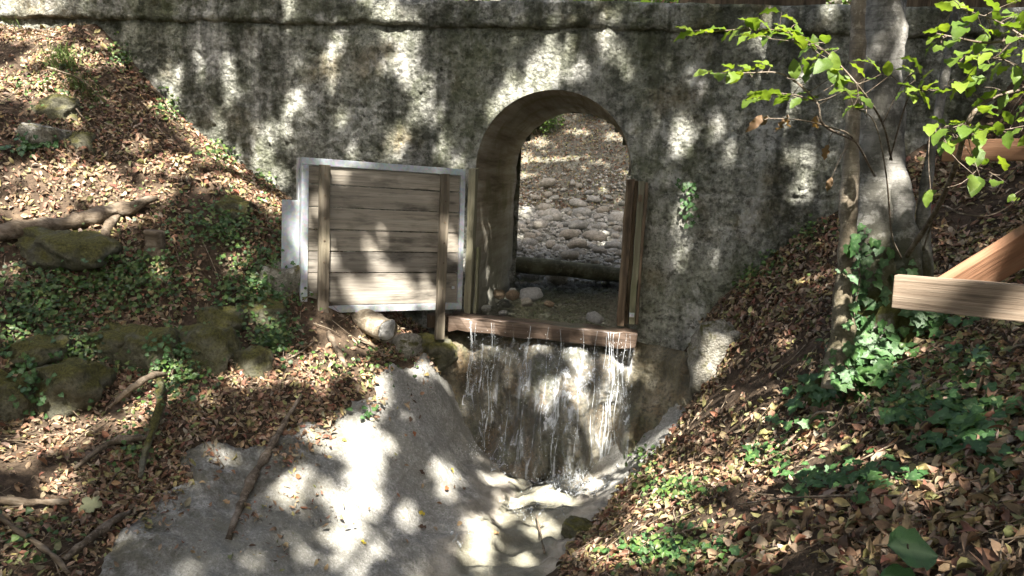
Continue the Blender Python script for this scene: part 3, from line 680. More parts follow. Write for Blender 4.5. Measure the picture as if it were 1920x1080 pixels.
lj = empty("gate_jamb", (-0.77, -0.03, -0.02), "weathered brown wooden post between gate and arch opening", "post")
under(wbox("post_board", -0.80, -0.735, -0.07, 0.05, 0.0, 1.34, 'slot', seed=1), lj); under(wbox("post_board", -0.712, -0.685, -0.03, 0.06, 0.0, 0.62, 'slot', seed=2), lj)
rj = empty("slot_post", (0.71, -0.04, -0.02), "grooved wooden stop post on the right side of the arch", "post")
for a, b_, y0, y1, mt, sd_ in ((0.615, 0.685, -0.10, 0.0, 'jamb', 3), (0.690, 0.72, -0.045, 0.02, 'jamb', 4), (0.722, 0.778, -0.085, 0.02, 'slot', 5), (0.780, 0.806, -0.11, 0.0, 'jamb', 6)):
    under(wbox("post_board", a, b_, y0, y1, -0.03 + 0.01 * sd_, 1.335 - 0.008 * sd_, mt, seed=sd_), rj)
under(wbox("iron_catch", 0.728, 0.765, -0.105, -0.087, 1.12, 1.18, 'jamb', None, 0.003, 0, 0), rj); under(wbox("iron_catch", 0.725, 0.77, -0.105, -0.087, 0.09, 0.13, 'metal', None, 0.003, 0, 0), rj)
sill = wbox("sill_beam", -0.90, 0.80, -0.24, -0.02, -0.155, -0.012, 'sill', None, 0.014, 16, 0.02, 7, label="dark wet timber sill beam with water spilling over it", cat="beam")
sill.rotation_euler = (0, math.radians(1.2), 0)
wbox("stub_beam", -1.12, -0.905, -0.16, 0.0, -0.14, -0.02, 'jamb', None, 0.01, 4, 0.012, 9, label="short dark timber stub under the gate's right corner", cat="beam")

# ------------------------------------------------------------------ stones lying on the sill
for px, py, Y, sx, seed, mt, lab in ((995, 551, 0.22, 0.115, 3, 'white', "largest rounded grey stone in the arch opening"), (962, 552, 0.20, 0.075, 4, 'tan', "brown rounded stone against the large grey stone"),
                                     (936, 551, 0.20, 0.07, 5, 'tan', "flat brown stone nearest the left tunnel wall"), (962, 543, 0.27, 0.035, 6, 'white', "small white stone on top of the brown ones"),
                                     (1030, 569, 0.10, 0.05, 7, 'tan', "small tan stone right of the large grey stone"), (988, 566, 0.10, 0.07, 8, 'cobble', "flat grey stone in front of the large one"),
                                     (943, 586, 0.0, 0.04, 9, 'white', "small white pebble near the sill edge"), (912, 577, 0.02, 0.05, 10, 'cobble', "grey stone by the foot of the left post"),
                                     (1115, 595, 0.03, 0.085, 12, 'white', "pointed white stone on the right part of the sill")):
    q = at_y(px, py, Y); o = obj("river_stone", rock_mesh("river_stone", seed, 3, 0.25, (1, 0.8, 0.62), 0.25), MAT[mt], label=lab, cat="stone", group="stones on the sill")
    o.scale = (sx,) * 3; o.location = (q[0], Y, max(q[2] - 0.005, -0.07)); o.rotation_euler = (0, 0.15, seed)

# ------------------------------------------------------------------ falling water
falls = obj("waterfall", None, kind="structure")
rw = np.random.default_rng(8); drops = Acc()
DR = rock_mesh("tmp2", 2, 1, 0.1, (1, 1, 1.8), 0); dv = np.array([v.co for v in DR.vertices]); df = np.array([q.vertices[:] for q in DR.polygons])
for x0, zend, w, off in ((-0.68, -1.33, 0.011, 0.0), (-0.665, -1.2, 0.006, 0.0), (-0.63, -0.9, 0.003, 0.0), (-0.49, -1.3, 0.006, 0.02), (-0.46, -1.1, 0.003, 0.02), (-0.3, -1.2, 0.003, 0.02), (-0.15, -1.2, 0.004, 0.03), (0.02, -1.1, 0.003, 0.03), (0.13, -1.25, 0.005, 0.03), (0.16, -1.1, 0.003, 0.03),
                       (0.33, -1.1, 0.003, 0.02), (0.45, -1.22, 0.004, 0.02), (0.53, -1.25, 0.005, 0.0), (0.56, -1.33, 0.009, 0.0), (0.585, -1.3, 0.006, 0.0), (0.61, -1.3, 0.007, 0.0), (0.65, -1.2, 0.004, 0.0), (0.70, -0.9, 0.003, 0.0), (0.74, -0.8, 0.003, 0.0)):
    zz = np.linspace(-0.03, zend, 26); pts = []
    for z in zz:
        y = min(-0.255 - 0.05 * (-z), face_y(x0, z) - 0.015 if off else -0.255 - 0.06 * (-z)); pts.append((x0 + 0.012 * math.sin(z * 11 + x0 * 30) + 0.02 * (-z) * (x0 > 0), y, z))
    rad = 0.8 * w * (0.5 + 0.9 * np.abs(np.sin(zz * 9 + x0 * 50)) * (0.5 + 0.5 * rw.random(26))) * np.clip(0.5 - zz, 0.5, 1.5); rad[-1] = 0.002; rad[0] *= 1.6
    V, F = tube_np(pts, rad, 6, 2, 0.5, 30, 1, True, 0.45); obj("water_strand", mesh_np("water_strand", V, F), MAT['foam'], falls)
    for _ in range(40):
        k = rw.integers(2, 26); c = np.array(pts[k]) + rw.normal(0, 1, 3) * (0.03, 0.02, 0.03); s = rw.uniform(0.001, 0.0028); drops.add(dv * s + c, df)
for px, py, n, sp_ in ((1075, 905, 620, 0.13), (1040, 925, 360, 0.13), (1010, 895, 120, 0.12), (930, 880, 110, 0.10), (885, 855, 80, 0.06), (1100, 925, 200, 0.10), (870, 1030, 60, 0.05), (1000, 970, 150, 0.12)):
    g0 = ground(px, py)
    for _ in range(n):
        c = g0 + rw.normal(0, 1, 3) * (sp_, sp_, 0.02) + (0, 0, 0.04 + abs(rw.normal(0, 0.035))); drops.add(dv * rw.uniform(0.001, 0.0034) * rw.uniform(0.7, 1.3, 3) + c, df)
film_v = np.column_stack([fx, fy - 0.014, fz]); ff = grid_faces(270, 180); on = (fx > -0.72) & (fx < 0.80) & (Vv > 0.02); ff = ff[on[ff].all(1)]
bb = NB("water_veil"); st_ = bb.noise(1.0, 5, 0.7, bb.mapv((16, 16, 1.1)), 0.4); big_ = bb.noise(2.6, 3, 0.5, bb.mapv((2.2, 2.2, 0.4))); tr_ = bb.n("ShaderNodeBsdfTransparent")
al = bb.math('ADD', bb.math('MULTIPLY', bb.ramp(st_, [(0.50, 0), (0.68, 1)]), bb.math('MULTIPLY', bb.ramp(big_, [(0.32, 0), (0.52, 1)]), 0.7)), 0.06)
MAT['veil'] = bb.end(bb.mixsh(al, tr_.outputs[0], bb.pbr((0.75, 0.78, 0.80), 0.1, bb.bump(st_, 0.6, 0.02), spec=0.8)))
obj("water_veil", mesh_np("water_veil", film_v, ff), MAT['veil'], falls)
o = obj("spray", drops.mesh("spray"), MAT['spray'], falls, kind="stuff")
foam = Acc()
for px, py, rx, n in ((1075, 912, 0.14, 40), (1035, 930, 0.13, 26), (1000, 965, 0.10, 10), (930, 885, 0.12, 10), (1095, 930, 0.1, 10), (865, 1030, 0.05, 4)):
    g0 = ground(px, py)
    for _ in range(n):
        c = g0 + rw.normal(0, 1, 3) * (rx, rx, 0.0); a = rw.uniform(-0.6, 0.6) - 1.57; L = rw.uniform(0.05, 0.14); pts = []
        for t in np.linspace(0, 1, 5):
            q = c + np.array((math.cos(a), math.sin(a), 0)) * L * t + rw.normal(0, 0.006, 3); q[2] = zapron(q[:1], q[1:2])[0] + 0.022; pts.append(q)
        V, F = tube_np(pts, np.array((0.002, 0.009, 0.012, 0.008, 0.002)) * rw.uniform(0.5, 1.2), 5, 2, 0.5, 40, 1, True, 0.5); foam.add(V, F)
obj("foam", foam.mesh("foam"), MAT['foam'], falls, kind="stuff")
#PART2
# ------------------------------------------------------------------ dry-stone boulders of the left bank
bw = empty("boulder_wall", ground(270, 735), "row of moss covered boulders holding up the left bank", "stone wall")
for k, (px, py, rx, ry) in enumerate(((118, 728, 78, 52), (15, 765, 45, 62), (268, 672, 58, 55), (385, 668, 60, 52), (205, 645, 55, 30), (70, 662, 60, 32), (412, 602, 48, 28), (495, 592, 46, 32), (528, 530, 40, 34), (470, 688, 38, 36))):
    g0 = ground(px, py); dd = (g0 - CAM_POS) @ CF; s = dd / FPX; c = g0 + np.array((-0.02, 0.03, -0.02))
    o = obj("boulder", rock_mesh("boulder", 40 + k, 4, 0.30, (rx * s * 1.12, rx * s * 0.8, ry * s * 1.2), 0.42), MAT['moss'] if k != 8 else MAT['pale'])
    o.location = c; o.rotation_euler = (random.uniform(-.15, .15), random.uniform(-.2, .2), random.uniform(-.3, .3)); under(o, bw)
for k, (px, py, rx, ry, mt, lab, nm) in enumerate(((105, 212, 42, 36, 'moss', "yellow mossy rock high on the left bank", "mossy_rock"), (148, 280, 26, 34, 'moss', "small upright mossy rock below the higher mossy one", "mossy_rock"),
                                                    (70, 262, 48, 30, 'pale', "grey rock beside two mossy rocks on the left bank", "rock"), (120, 470, 85, 40, 'moss', "wide mossy mound under the fallen log", "mossy_rock"),
                                                    (1345, 680, 52, 78, 'pale', "pale pitted rock right of the waterfall", "rock"), (1305, 615, 34, 30, 'pale', "small pale rock at the foot of the bridge wall", "rock"),
                                                    (1350, 545, 16, 10, 'tan', "tiny sunlit stone at the wall's right foot", "rock"), (800, 665, 52, 34, 'moss', "mossy broken rock beneath the gate", "mossy_rock"),
                                                    (750, 655, 40, 26, 'pale', "flat pale rock below the cut log", "rock"), (430, 400, 36, 30, 'moss', "dark ivy clad rock left of the gate", "mossy_rock"), (1085, 1005, 34, 26, 'moss', "mossy edge stone on the right of the stream", "mossy_rock"))):
    g0 = ground(px, py); s = ((g0 - CAM_POS) @ CF) / FPX
    o = obj(nm, rock_mesh(nm, 70 + k, 4, 0.34, (rx * s, rx * s * 0.8, ry * s), 0.4), MAT[mt], label=lab, cat="rock"); o.location = g0 + np.array((0, 0.06, 0)); o.rotation_euler = (0, random.uniform(-.2, .2), random.uniform(-.4, .4))


# ------------------------------------------------------------------ logs, branches, sticks
def on_path(pts, lift): return [ground(x, y) + np.array((0, 0, l)) for (x, y), l in zip(pts, lift)]


V, F = tube_np(on_path([(-60, 455), (40, 440), (120, 432), (180, 418), (240, 408), (297, 396)], [0.0, 0.03, 0.05, 0.06, 0.08, 0.11]), [0.06, 0.065, 0.06, 0.065, 0.055, 0.02], 14, 8, 0.55, 9, 2)
lg = obj("fallen_log", mesh_np("fallen_log", V, F), MAT['dead'], label="split weathered log lying across the left bank", cat="log")
V, F = tube_np(on_path([(195, 475), (200, 440), (222, 415)], [0, 0.03, 0.05]), [0.03, 0.04, 0.03], 8, 5, 0.4, 12, 3); obj("broken_limb", mesh_np("broken_limb", V, F), MAT['dead'], lg)
g0 = ground(290, 480); V, F = tube_np([g0 - (0, 0, .1), g0 + (0, 0, .08), g0 + (0.01, 0, .2)], [0.085, 0.078, 0.072], 14, 4, 0.3, 9, 4); obj("tree_stump", mesh_np("tree_stump", V, F, False), MAT['dead'], label="small cut tree stump right of the fallen log", cat="stump")
a, b_ = at_d(630, 578, 6.95), at_d(722, 618, 6.45); lt = empty("cut_log", b_, "tan log with pale broken end under the gate", "log")
V, F = tube_np([a, (a + b_) / 2, b_ + (b_ - a) * 0.05], [0.10, 0.10, 0.095], 20, 8, 0.2, 5, 5, False); under(obj("log_body", mesh_np("log_body", V, F), m_bark("dry_log_bark", (0.16, 0.13, 0.09), (0.28, 0.23, 0.16), (0.38, 0.33, 0.25), 0, 1.5)), lt)
dirn = (b_ - a) / np.linalg.norm(b_ - a); place(obj("broken_end", rock_mesh("broken_end", 91, 3, 0.3, (0.06, 0.093, 0.097), 0.55), MAT['white']), lt, frame_matrix(b_, dirn, (0, 0, 1)))
for nm, pts, lift, rad, mt, lab in (
        ("branch", [(566, 755), (545, 785), (520, 830), (497, 872), (462, 935), (428, 1018)], [0.06, 0.05, 0.05, 0.06, 0.05, 0.02], [0.010, 0.018, 0.022, 0.026, 0.028, 0.018], 'twig', "long dark branch lying down the concrete apron"),
        ("stick", [(-40, 950), (30, 957), (90, 957), (130, 958)], [0.05] * 4, [0.022, 0.02, 0.02, 0.017], 'dead', "pale straight stick at the lower left edge"),
        ("branch", [(120, 1062), (170, 1030), (215, 995), (245, 972)], [0.04, 0.06, 0.06, 0.04], [0.016, 0.02, 0.02, 0.012], 'twig', "dark branch in the lower left leaves"),
        ("stick", [(0, 985), (40, 1015), (100, 1060), (130, 1090)], [0.05, 0.05, 0.05, 0.04], [0.012, 0.014, 0.014, 0.012], 'dead', "thin brown stick at the bottom left corner"),
        ("root", [(205, 778), (245, 762), (285, 742), (312, 722)], [0.05, 0.12, 0.14, 0.08], [0.014, 0.02, 0.024, 0.012], 'dead', "pale knotted root in front of the boulders"),
        ("mossy_root", [(262, 905), (278, 855), (298, 800), (300, 745)], [0.03, 0.08, 0.12, 0.12], [0.014, 0.022, 0.03, 0.02], 'moss', "moss covered upright root below the boulders"),
        ("root", [(140, 885), (190, 860), (240, 845), (290, 835)], [0.02, 0.07, 0.08, 0.05], [0.012, 0.02, 0.024, 0.012], 'twig', "dark root arching over the lower left leaves"),
        ("stick", [(90, 152), (150, 178), (192, 206)], [0.12, 0.14, 0.1], [0.008, 0.008, 0.006], 'dead', "thin pale twig beside the high mossy rock"),
        ("stick", [(120, 190), (150, 235), (172, 250)], [0.1, 0.1, 0.06], [0.006] * 3, 'dead', "thin pale twig over the upright mossy rock"),
        ("stick", [(615, 632), (632, 668), (650, 700)], [0.04, 0.05, 0.05], [0.02, 0.022, 0.02], 'dead', "brown stick right of the gate's left leg"),
        ("stick", [(672, 640), (700, 660), (722, 678)], [0.04, 0.05, 0.04], [0.012, 0.012, 0.01], 'dead', "short brown stick below the cut log"),
        ("stick", [(1470, 850), (1500, 832), (1530, 805), (1560, 796)], [0.05, 0.09, 0.1, 0.07], [0.008, 0.009, 0.008, 0.005], 'dead', "pale twig among the ivy right of the stream"),
        ("stick", [(1380, 962), (1480, 958), (1600, 952), (1690, 950)], [0.05, 0.07, 0.06, 0.05], [0.005, 0.005, 0.005, 0.004], 'twig', "thin twig across the lower right leaves"),
        ("stick", [(1672, 985), (1690, 950), (1712, 922), (1745, 915)], [0.03, 0.05, 0.05, 0.03], [0.008, 0.008, 0.006, 0.004], 'dead', "forked reddish twig at lower right"),
        ("stick", [(1385, 500), (1402, 480), (1412, 462)], [0.1, 0.1, 0.1], [0.006] * 3, 'dead', "pale twig against the wall's right foot"),
        ("stick", [(1020, 1052), (1012, 1020), (1005, 985)], [0.06, 0.08, 0.08], [0.007, 0.007, 0.005], 'dead', "small reddish stick in the stream"),
        ("stick", [(1205, 885), (1215, 860), (1235, 868)], [0.05, 0.08, 0.06], [0.006] * 3, 'dead', "small forked twig on the stream's right edge"),
        ("stick", [(1510, 660), (1480, 690), (1450, 710)], [0.05] * 3, [0.007] * 3, 'dead', "slim stick in the leaves left of the tree"),
        ("stick", [(330, 235), (300, 190), (262, 168)], [0.06] * 3, [0.012, 0.014, 0.01], 'dead', "brown stick near the wall's left end"),
        ("stick", [(430, 442), (500, 440), (540, 455)], [0.05] * 3, [0.008] * 3, 'dead', "slim stick left of the gate plate")):
    V, F = tube_np(on_path(pts, lift), rad, 10, 9, 0.7, 13, len(lab)); obj(nm, mesh_np(nm, V, F), MAT[mt], label=lab, cat="branch" if nm == "branch" else ("root" if "root" in nm else "stick"))
a, b_ = at_y(945, 492, 2.75), at_y(1180, 518, 2.95); V, F = tube_np([a - (0.5, 0, -0.03), a, (a + b_) / 2, b_, b_ + (0.4, 0, -0.05)], [0.10, 0.105, 0.10, 0.095, 0.09], 18, 8, 0.15, 4, 3)
obj("log_across_stream", mesh_np("log_across_stream", V, F), m_bark("mossy_log_bark", (0.06, 0.055, 0.035), (0.12, 0.115, 0.07), (0.19, 0.185, 0.12), 0, 1), label="mossy log lying across the stream behind the arch", cat="log")

# ------------------------------------------------------------------ timber railing at the right, timbers on the wall top
rail = empty("timber_railing", at_d(2010, 640, 2.85), "sawn reddish timber railing at the right edge with diagonal brace", "railing")


def beam(name, p0, p1, wid, thk, up, mat, parent, bevel=0.004, rough=0.002):
    p0, p1 = np.array(p0), np.array(p1); L = np.linalg.norm(p1 - p0); o = obj(name, box_mesh(name, L, wid, thk, bevel, 10, rough, len(name)), MAT[mat])
    place(o, parent, frame_matrix((p0 + p1) / 2, p1 - p0, up)); return o


up = CU * 1.0
b0, b1 = at_d(1677, 545, 3.12), at_d(1925, 569, 2.86); dirb = (b1 - b0); beam("beam", b0, b1 + dirb * 0.7, 0.132, 0.07, (0, 0, 1), 'sawn', rail)
beam("brace", at_d(1772, 552, 3.16), at_d(2010, 405, 3.03), 0.15, 0.05, (0, -0.35, 1), 'redsawn', rail)
c0, c1 = at_d(1769, 283, 4.25), at_d(1990, 280, 3.9); beam("board", c0, c1 + (c1 - c0) * 0.6, 0.115, 0.06, (0, 0, 1), 'redsawn', rail)
q = at_d(2040, 600, 2.75); gz = float(terrain(q[None, :2])[0]); beam("post", (q[0], q[1], gz - 0.1), (q[0], q[1], gz + 1.5), 0.1, 0.1, (0, 1, 0), 'sawn', rail)
q2 = c1 + (c1 - c0) * 0.5; gz2 = float(terrain(q2[None, :2])[0]); beam("post", (q2[0], q2[1] + 0.09, gz2 - 0.1), (q2[0], q2[1] + 0.09, q2[2] + 0.12), 0.1, 0.1, (0, 1, 0), 'sawn', rail)
for x0, x1, lab in ((0.95, 2.15, "dark timber edging on the wall top above the arch's right"), (2.75, 5.2, "dark timber edging on the wall top behind the tree")):
    wbox("timber_edging", x0, x1, 0.02, 0.16, TOPZ - 0.0, TOPZ + 0.14, 'jamb', None, 0.008, 8, 0.01, 3, label=lab, cat="timber")

# ------------------------------------------------------------------ the beech at the right
base = ground(1640, 690); beech = empty("beech_tree", base, "grey forked tree trunk with leafy green twigs and ivy at its foot", "tree")
TD = (base - CAM_POS) @ CF
tp = [base + (0, 0.12, -0.3)] + [at_d(x, y, TD + 0.14) for x, y in ((1632, 650), (1638, 560), (1645, 450), (1648, 300), (1652, 150), (1656, 0), (1664, -260))]
top = tp[-1]; tp += [top + (0.05, 0.1, 1.6), top + (-0.1, 0.1, 4.2), top + (0.1, -0.3, 8.0)]
V, F = tube_np(tp, [0.30, 0.25, 0.19, 0.165, 0.145, 0.14, 0.138, 0.135, 0.12, 0.10, 0.03], 28, 9, 0.34, 3.2, 3)
trunk = obj("trunk", mesh_np("trunk", V, F), MAT['bark']); under(trunk, beech)
V, F = tube_np([at_d(x, y, d_) for x, y, d_ in ((1575, 730, TD - .12), (1578, 640, TD - .1), (1584, 520, TD - .12), (1590, 420, TD - .15), (1598, 250, TD - .15), (1607, 100, TD - .12), (1614, -60, TD - .1), (1632, -400, TD - .02))], [0.10, 0.07, 0.052, 0.048, 0.046, 0.044, 0.04, 0.03], 14, 8, 0.3, 6, 8)
under(obj("side_stem", mesh_np("side_stem", V, F), MAT['stembark'], label="slim brown stem left of the trunk"), beech)
V, F = tube_np([at_d(x, y, d_) for x, y, d_ in ((1712, 720, TD + .0), (1708, 600, TD - .0), (1702, 500, TD - .04), (1694, 420, TD - .0), (1680, 330, TD + .06), (1668, 250, TD + .12))], [0.12, 0.10, 0.085, 0.08, 0.065, 0.04], 18, 8, 0.3, 5, 9)
under(obj("side_trunk", mesh_np("side_trunk", V, F), MAT['bark']), beech)
V, F = tube_np([at_d(x, y, d_) for x, y, d_ in ((1738, 660, TD + .15), (1734, 520, TD + .1), (1730, 430, TD + .05), (1738, 340, TD + .1), (1752, 250, TD + .15), (1775, 120, TD + .25), (1800, -40, TD + .4))], [0.06, 0.05, 0.04, 0.033, 0.028, 0.024, 0.02], 12, 6, 0.3, 6, 10)
under(obj("side_trunk", mesh_np("side_trunk", V, F), MAT['bark']), beech)


def leaf_mesh(name, ratio=0.56, wav=0.05, seed=0, droop=0.12, nst=9):
    r = np.random.default_rng(seed); t = np.linspace(0, 1, nst); w = ratio * 0.5 * np.sin(np.pi * t ** 0.85) ** 0.8; w[0] = w[-1] = 0.004
    V = []
    for k in range(nst):
        z0 = -droop * (t[k] - 0.2) ** 2; e = 0.035 * (1 if k % 2 else -1) * (0 < k < nst - 1)
        wy = wav * math.sin(k * 2.2 + seed)
        for s in (-1, -0.5, 0, 0.5, 1): V.append((t[k] + 0.05 * abs(s) * (1 - t[k]) - abs(s) * e * 0.3, s * w[k] * (1 + e * (abs(s) == 1)), z0 + 0.16 * abs(s) * w[k] + abs(s) * wy * w[k] * s))
    tint = np.zeros((len(V), 3)); tint[2::5] = 1
    return mesh_np(name, V, grid_faces(nst, 5), True, tint)


LEAVES = [leaf_mesh("leaf", 0.5 + 0.04 * k, 0.25, k, 0.1 + 0.12 * k) for k in range(4)]
for me in LEAVES: me.materials.append(MAT['beech'])
BROWN = [leaf_mesh("withered_leaf", 0.42, 0.8, k + 9, 0.7) for k in range(2)]
mbrown = m_leaf("withered_leaf", (0.20, 0.125, 0.07), 0.3, 0.6, rnd=0.4)
for me in BROWN: me.materials.append(mbrown)


def put_leaf(me, pos, dirv, nrm, size, parent, name="leaf"):
    o = obj(name, me, None, parent); o.matrix_basis = frame_matrix(pos, dirv, np.cross(nrm, dirv)) @ Matrix.Scale(size, 4); return o   # the branch's own space is the world's


rl = np.random.default_rng(17); LITPTS = []


def twig(paths, rads, leaves, outward, size, mes=LEAVES, drop=0.0, lit=True):
    """one leafy branch of the beech: its wood is one mesh, each leaf a sub-part"""
    acc = Acc(); allp = []
    for pts, r in zip(paths, rads):
        P = np.array([at_d(*q) for q in pts]); V, F = tube_np(P, np.linspace(r, r * 0.35, len(P)), 7, 6, 0.2, 40, 1); acc.add(V, F)
        for k in range(len(P) - 1):
            for t in np.linspace(0, 1, 12): allp.append(P[k] * (1 - t) + P[k + 1] * t)
    allp = np.array(allp); spots = []
    if mes is LEAVES: leaves = list(leaves) + [(q[0] + rl.normal(0, 24), q[1] + rl.normal(0, 11), q[2] + rl.uniform(-.2, .2)) for q in leaves if rl.random() < 0.85]
    for q in leaves:
        c = at_d(*q[:3]); a = allp[np.argmin(np.linalg.norm(allp - c, axis=1))]; dv = c - a; L = np.linalg.norm(dv); dv = dv / (L + 1e-6) * 0.7 + np.array(outward) * 0.8 + rl.normal(0, 0.22, 3) - (0, 0, drop); dv /= np.linalg.norm(dv)
        s = size * rl.uniform(0.8, 1.25); b0_ = c - dv * s * 0.5; mid = (a + b0_) / 2 + rl.normal(0, 0.01, 3)
        V, F = tube_np([a, mid, b0_ + dv * s * 0.02], [0.0022, 0.0018, 0.0012], 4, 3, 0, 1, 0, False); acc.add(V, F); spots.append((b0_, dv, s)); 
        if lit: LITPTS.append(c)
    br = obj("branch", acc.mesh("branch"), MAT['twig']); under(br, beech)
    for b0_, dv, s in spots:
        nn = np.array((0, -0.15, 1.0)) + rl.normal(0, 0.28, 3); 
        if drop > 0.6: nn = np.array((0, -1, 0.2)) + rl.normal(0, 0.5, 3)
        nn -= dv * (nn @ dv); nn /= np.linalg.norm(nn)
        put_leaf(mes[rl.integers(len(mes))], b0_, dv, nn, s, br, "leaf" if mes is LEAVES else "withered_leaf")


D1 = 3.75
L1 = [(1283, 52), (1325, 58), (1362, 66), (1345, 52), (1395, 70), (1410, 38), (1436, 46), (1452, 62), (1475, 72), (1500, 76), (1522, 80), (1468, 50), (1490, 56), (1540, 98), (1560, 92), (1420, 66), (1380, 60), (1510, 92), (1545, 120)]
twig([[(1672, 300, TD - .3), (1655, 232, 4.0), (1612, 165, D1), (1545, 95, D1), (1470, 60, D1), (1400, 55, D1), (1330, 60, D1)], [(1545, 95, D1), (1500, 80, D1 - .1), (1440, 72, D1 - .15)], [(1655, 232, 4.0), (1690, 160, 3.9), (1720, 130, 3.8)]], [0.006, 0.003, 0.003],
     [(x, y, D1 + rl.uniform(-.12, .12)) for x, y in L1] + [(1580, 152, D1), (1610, 130, D1), (1640, 122, D1), (1665, 128, D1), (1700, 130, 3.85), (1720, 122, 3.8)], (-0.8, -0.1, -0.05), 0.10)
twig([[(1600, 262, TD - .2), (1545, 235, D1), (1530, 190, D1), (1470, 140, D1), (1400, 137, D1), (1330, 138, D1)], [(1530, 190, D1), (1480, 176, D1), (1430, 180, D1)]], [0.007, 0.004],
     [(x, y, D1 + rl.uniform(-.1, .1)) for x, y in ((1315, 136), (1345, 139), (1375, 142), (1400, 134), (1425, 124), (1395, 124), (1365, 122), (1405, 181), (1430, 176), (1452, 172), (1470, 182), (1500, 176), (1520, 184), (1490, 130), (1512, 128), (1560, 140), (1575, 152))], (-0.85, -0.1, 0), 0.10)
twig([[(1640, 330, TD - .3), (1600, 260, D1), (1560, 240, D1), (1500, 225, D1), (1440, 222, D1)]], [0.006], [(x, y, D1 + rl.uniform(-.1, .1)) for x, y in ((1418, 230), (1432, 228), (1465, 236), (1475, 228), (1528, 232), (1547, 285), (1555, 345))], (-0.1, 0, -0.3), 0.085, BROWN, 0.9)
twig([[(1690, 485, TD - .3), (1672, 440, 4.1), (1662, 330, 3.9), (1640, 230, 3.8), (1600, 200, 3.75)]], [0.006], [(x, y, 3.75) for x, y in ((1585, 150), (1605, 198), (1625, 190), (1590, 205))], (-0.7, 0, -0.3), 0.10)
D2 = 3.3
R1 = [(1760, 225), (1775, 245), (1795, 232), (1805, 258), (1825, 240), (1745, 238), (1770, 268), (1800, 165), (1830, 150), (1815, 128), (1790, 172), (1852, 182), (1880, 188), (1905, 180), (1860, 212), (1890, 220), (1915, 205), (1872, 240), (1900, 250), (1850, 240), (1835, 262), (1845, 300), (1820, 300), (1868, 340), (1830, 345), (1740, 372)]
twig([[(1700, 480, TD - .3), (1755, 395, 4.0), (1792, 310, 3.6), (1815, 230, D2), (1850, 190, D2), (1920, 165, D2), (1990, 140, D2)], [(1815, 230, D2), (1780, 240, D2), (1740, 236, D2)], [(1850, 190, D2), (1810, 168, D2), (1770, 160, D2)], [(1815, 240, D2), (1870, 245, D2), (1925, 235, D2)], [(1800, 300, 3.55), (1850, 320, 3.4), (1890, 345, 3.4)]], [0.015, 0.003, 0.003, 0.004, 0.003],
     [(x, y, D2 + rl.uniform(-.15, .15)) for x, y in R1], (-0.55, -0.2, -0.1), 0.09)
R2 = [(1868, 32), (1895, 22), (1915, 40), (1850, 58), (1880, 62), (1905, 70), (1838, 82), (1862, 92), (1890, 98), (1915, 104), (1805, 96), (1785, 78), (1825, 108), (1850, 122), (1880, 128), (1905, 138), (1770, 12), (1790, 8), (1800, 44), (1770, 50), (1745, 58), (1820, 30), (1760, 90), (1860, 8), (1900, 2)]
twig([[(2010, 60, 3.1), (1920, 70, 3.15), (1850, 80, 3.2), (1790, 70, 3.25), (1740, 60, 3.3)], [(1920, 70, 3.15), (1870, 40, 3.2), (1800, 15, 3.3)], [(1900, 75, 3.15), (1860, 110, 3.2), (1810, 105, 3.25)]], [0.008, 0.005, 0.004], [(x, y, 3.2 + rl.uniform(-.15, .15)) for x, y in R2], (-0.7, -0.15, -0.1), 0.09)
twig([[(1730, 470, TD - .2), (1760, 390, 4.2), (1800, 400, 4.0), (1850, 405, 3.9), (1895, 385, 3.8), (1925, 350, 3.7)]], [0.006], [(1905, 372, 3.8)], (0.3, 0, 0.1), 0.06)
twig([[(1668, 300, TD - .3), (1700, 190, 4.0), (1720, 170, 3.7), (1760, 168, 3.5)]], [0.005], [(x, y, 3.6) for x, y in ((1690, 172), (1710, 178), (1730, 182), (1752, 165), (1765, 172), (1700, 158))], (0.6, -0.2, 0), 0.095)

# ------------------------------------------------------------------ ivy
def ivy_mesh(seed):
    h = [(0, 0), (-0.12, 0.22), (0.03, 0.47), (0.26, 0.33), (0.5, 0.42), (0.63, 0.2), (1.0, 0)]; out = h + [(x, -y) for x, y in h[-2:0:-1]]; r = np.random.default_rng(seed)
    out = np.array(out) + r.normal(0, 0.02, (len(out), 2)); out[:, 0] -= 0.0
    V = [(0.3, 0, 0.0)] + [(x, y, 0.10 * abs(y) - 0.14 * max(x - 0.4, 0) + r.normal(0, 0.015)) for x, y in out]; k = len(out)
    V += [(x * 0.5 + 0.15, y * 0.35, 0.03 * abs(y)) for x, y in out]
    F3_ = [(0, k + 1 + j, k + 1 + (j + 1) % k) for j in range(k)]; F4_ = [(k + 1 + j, 1 + j, 1 + (j + 1) % k, k + 1 + (j + 1) % k) for j in range(k)]
    t = np.zeros((len(V), 3)); t[0] = 0.6
    return mesh_np("leaf", V, [np.array(F3_), np.array(F4_)], True, t)


IVY = [ivy_mesh(k) for k in range(5)]
for me in IVY: me.materials.append(MAT['ivy'])
ri = np.random.default_rng(23)
bpy.context.view_layer.update(); deps = bpy.context.evaluated_depsgraph_get()


def surf(px, py):
    ok, loc, nr, *_ = scene.ray_cast(deps, Vector(CAM_POS), Vector(ray(px, py)).normalized()); g_ = ground(px, py)
    if ok and np.linalg.norm(np.array(loc) - g_) < 0.45: return np.array(loc), np.array(nr)
    return g_, tnormal(g_[None, :2])[0]




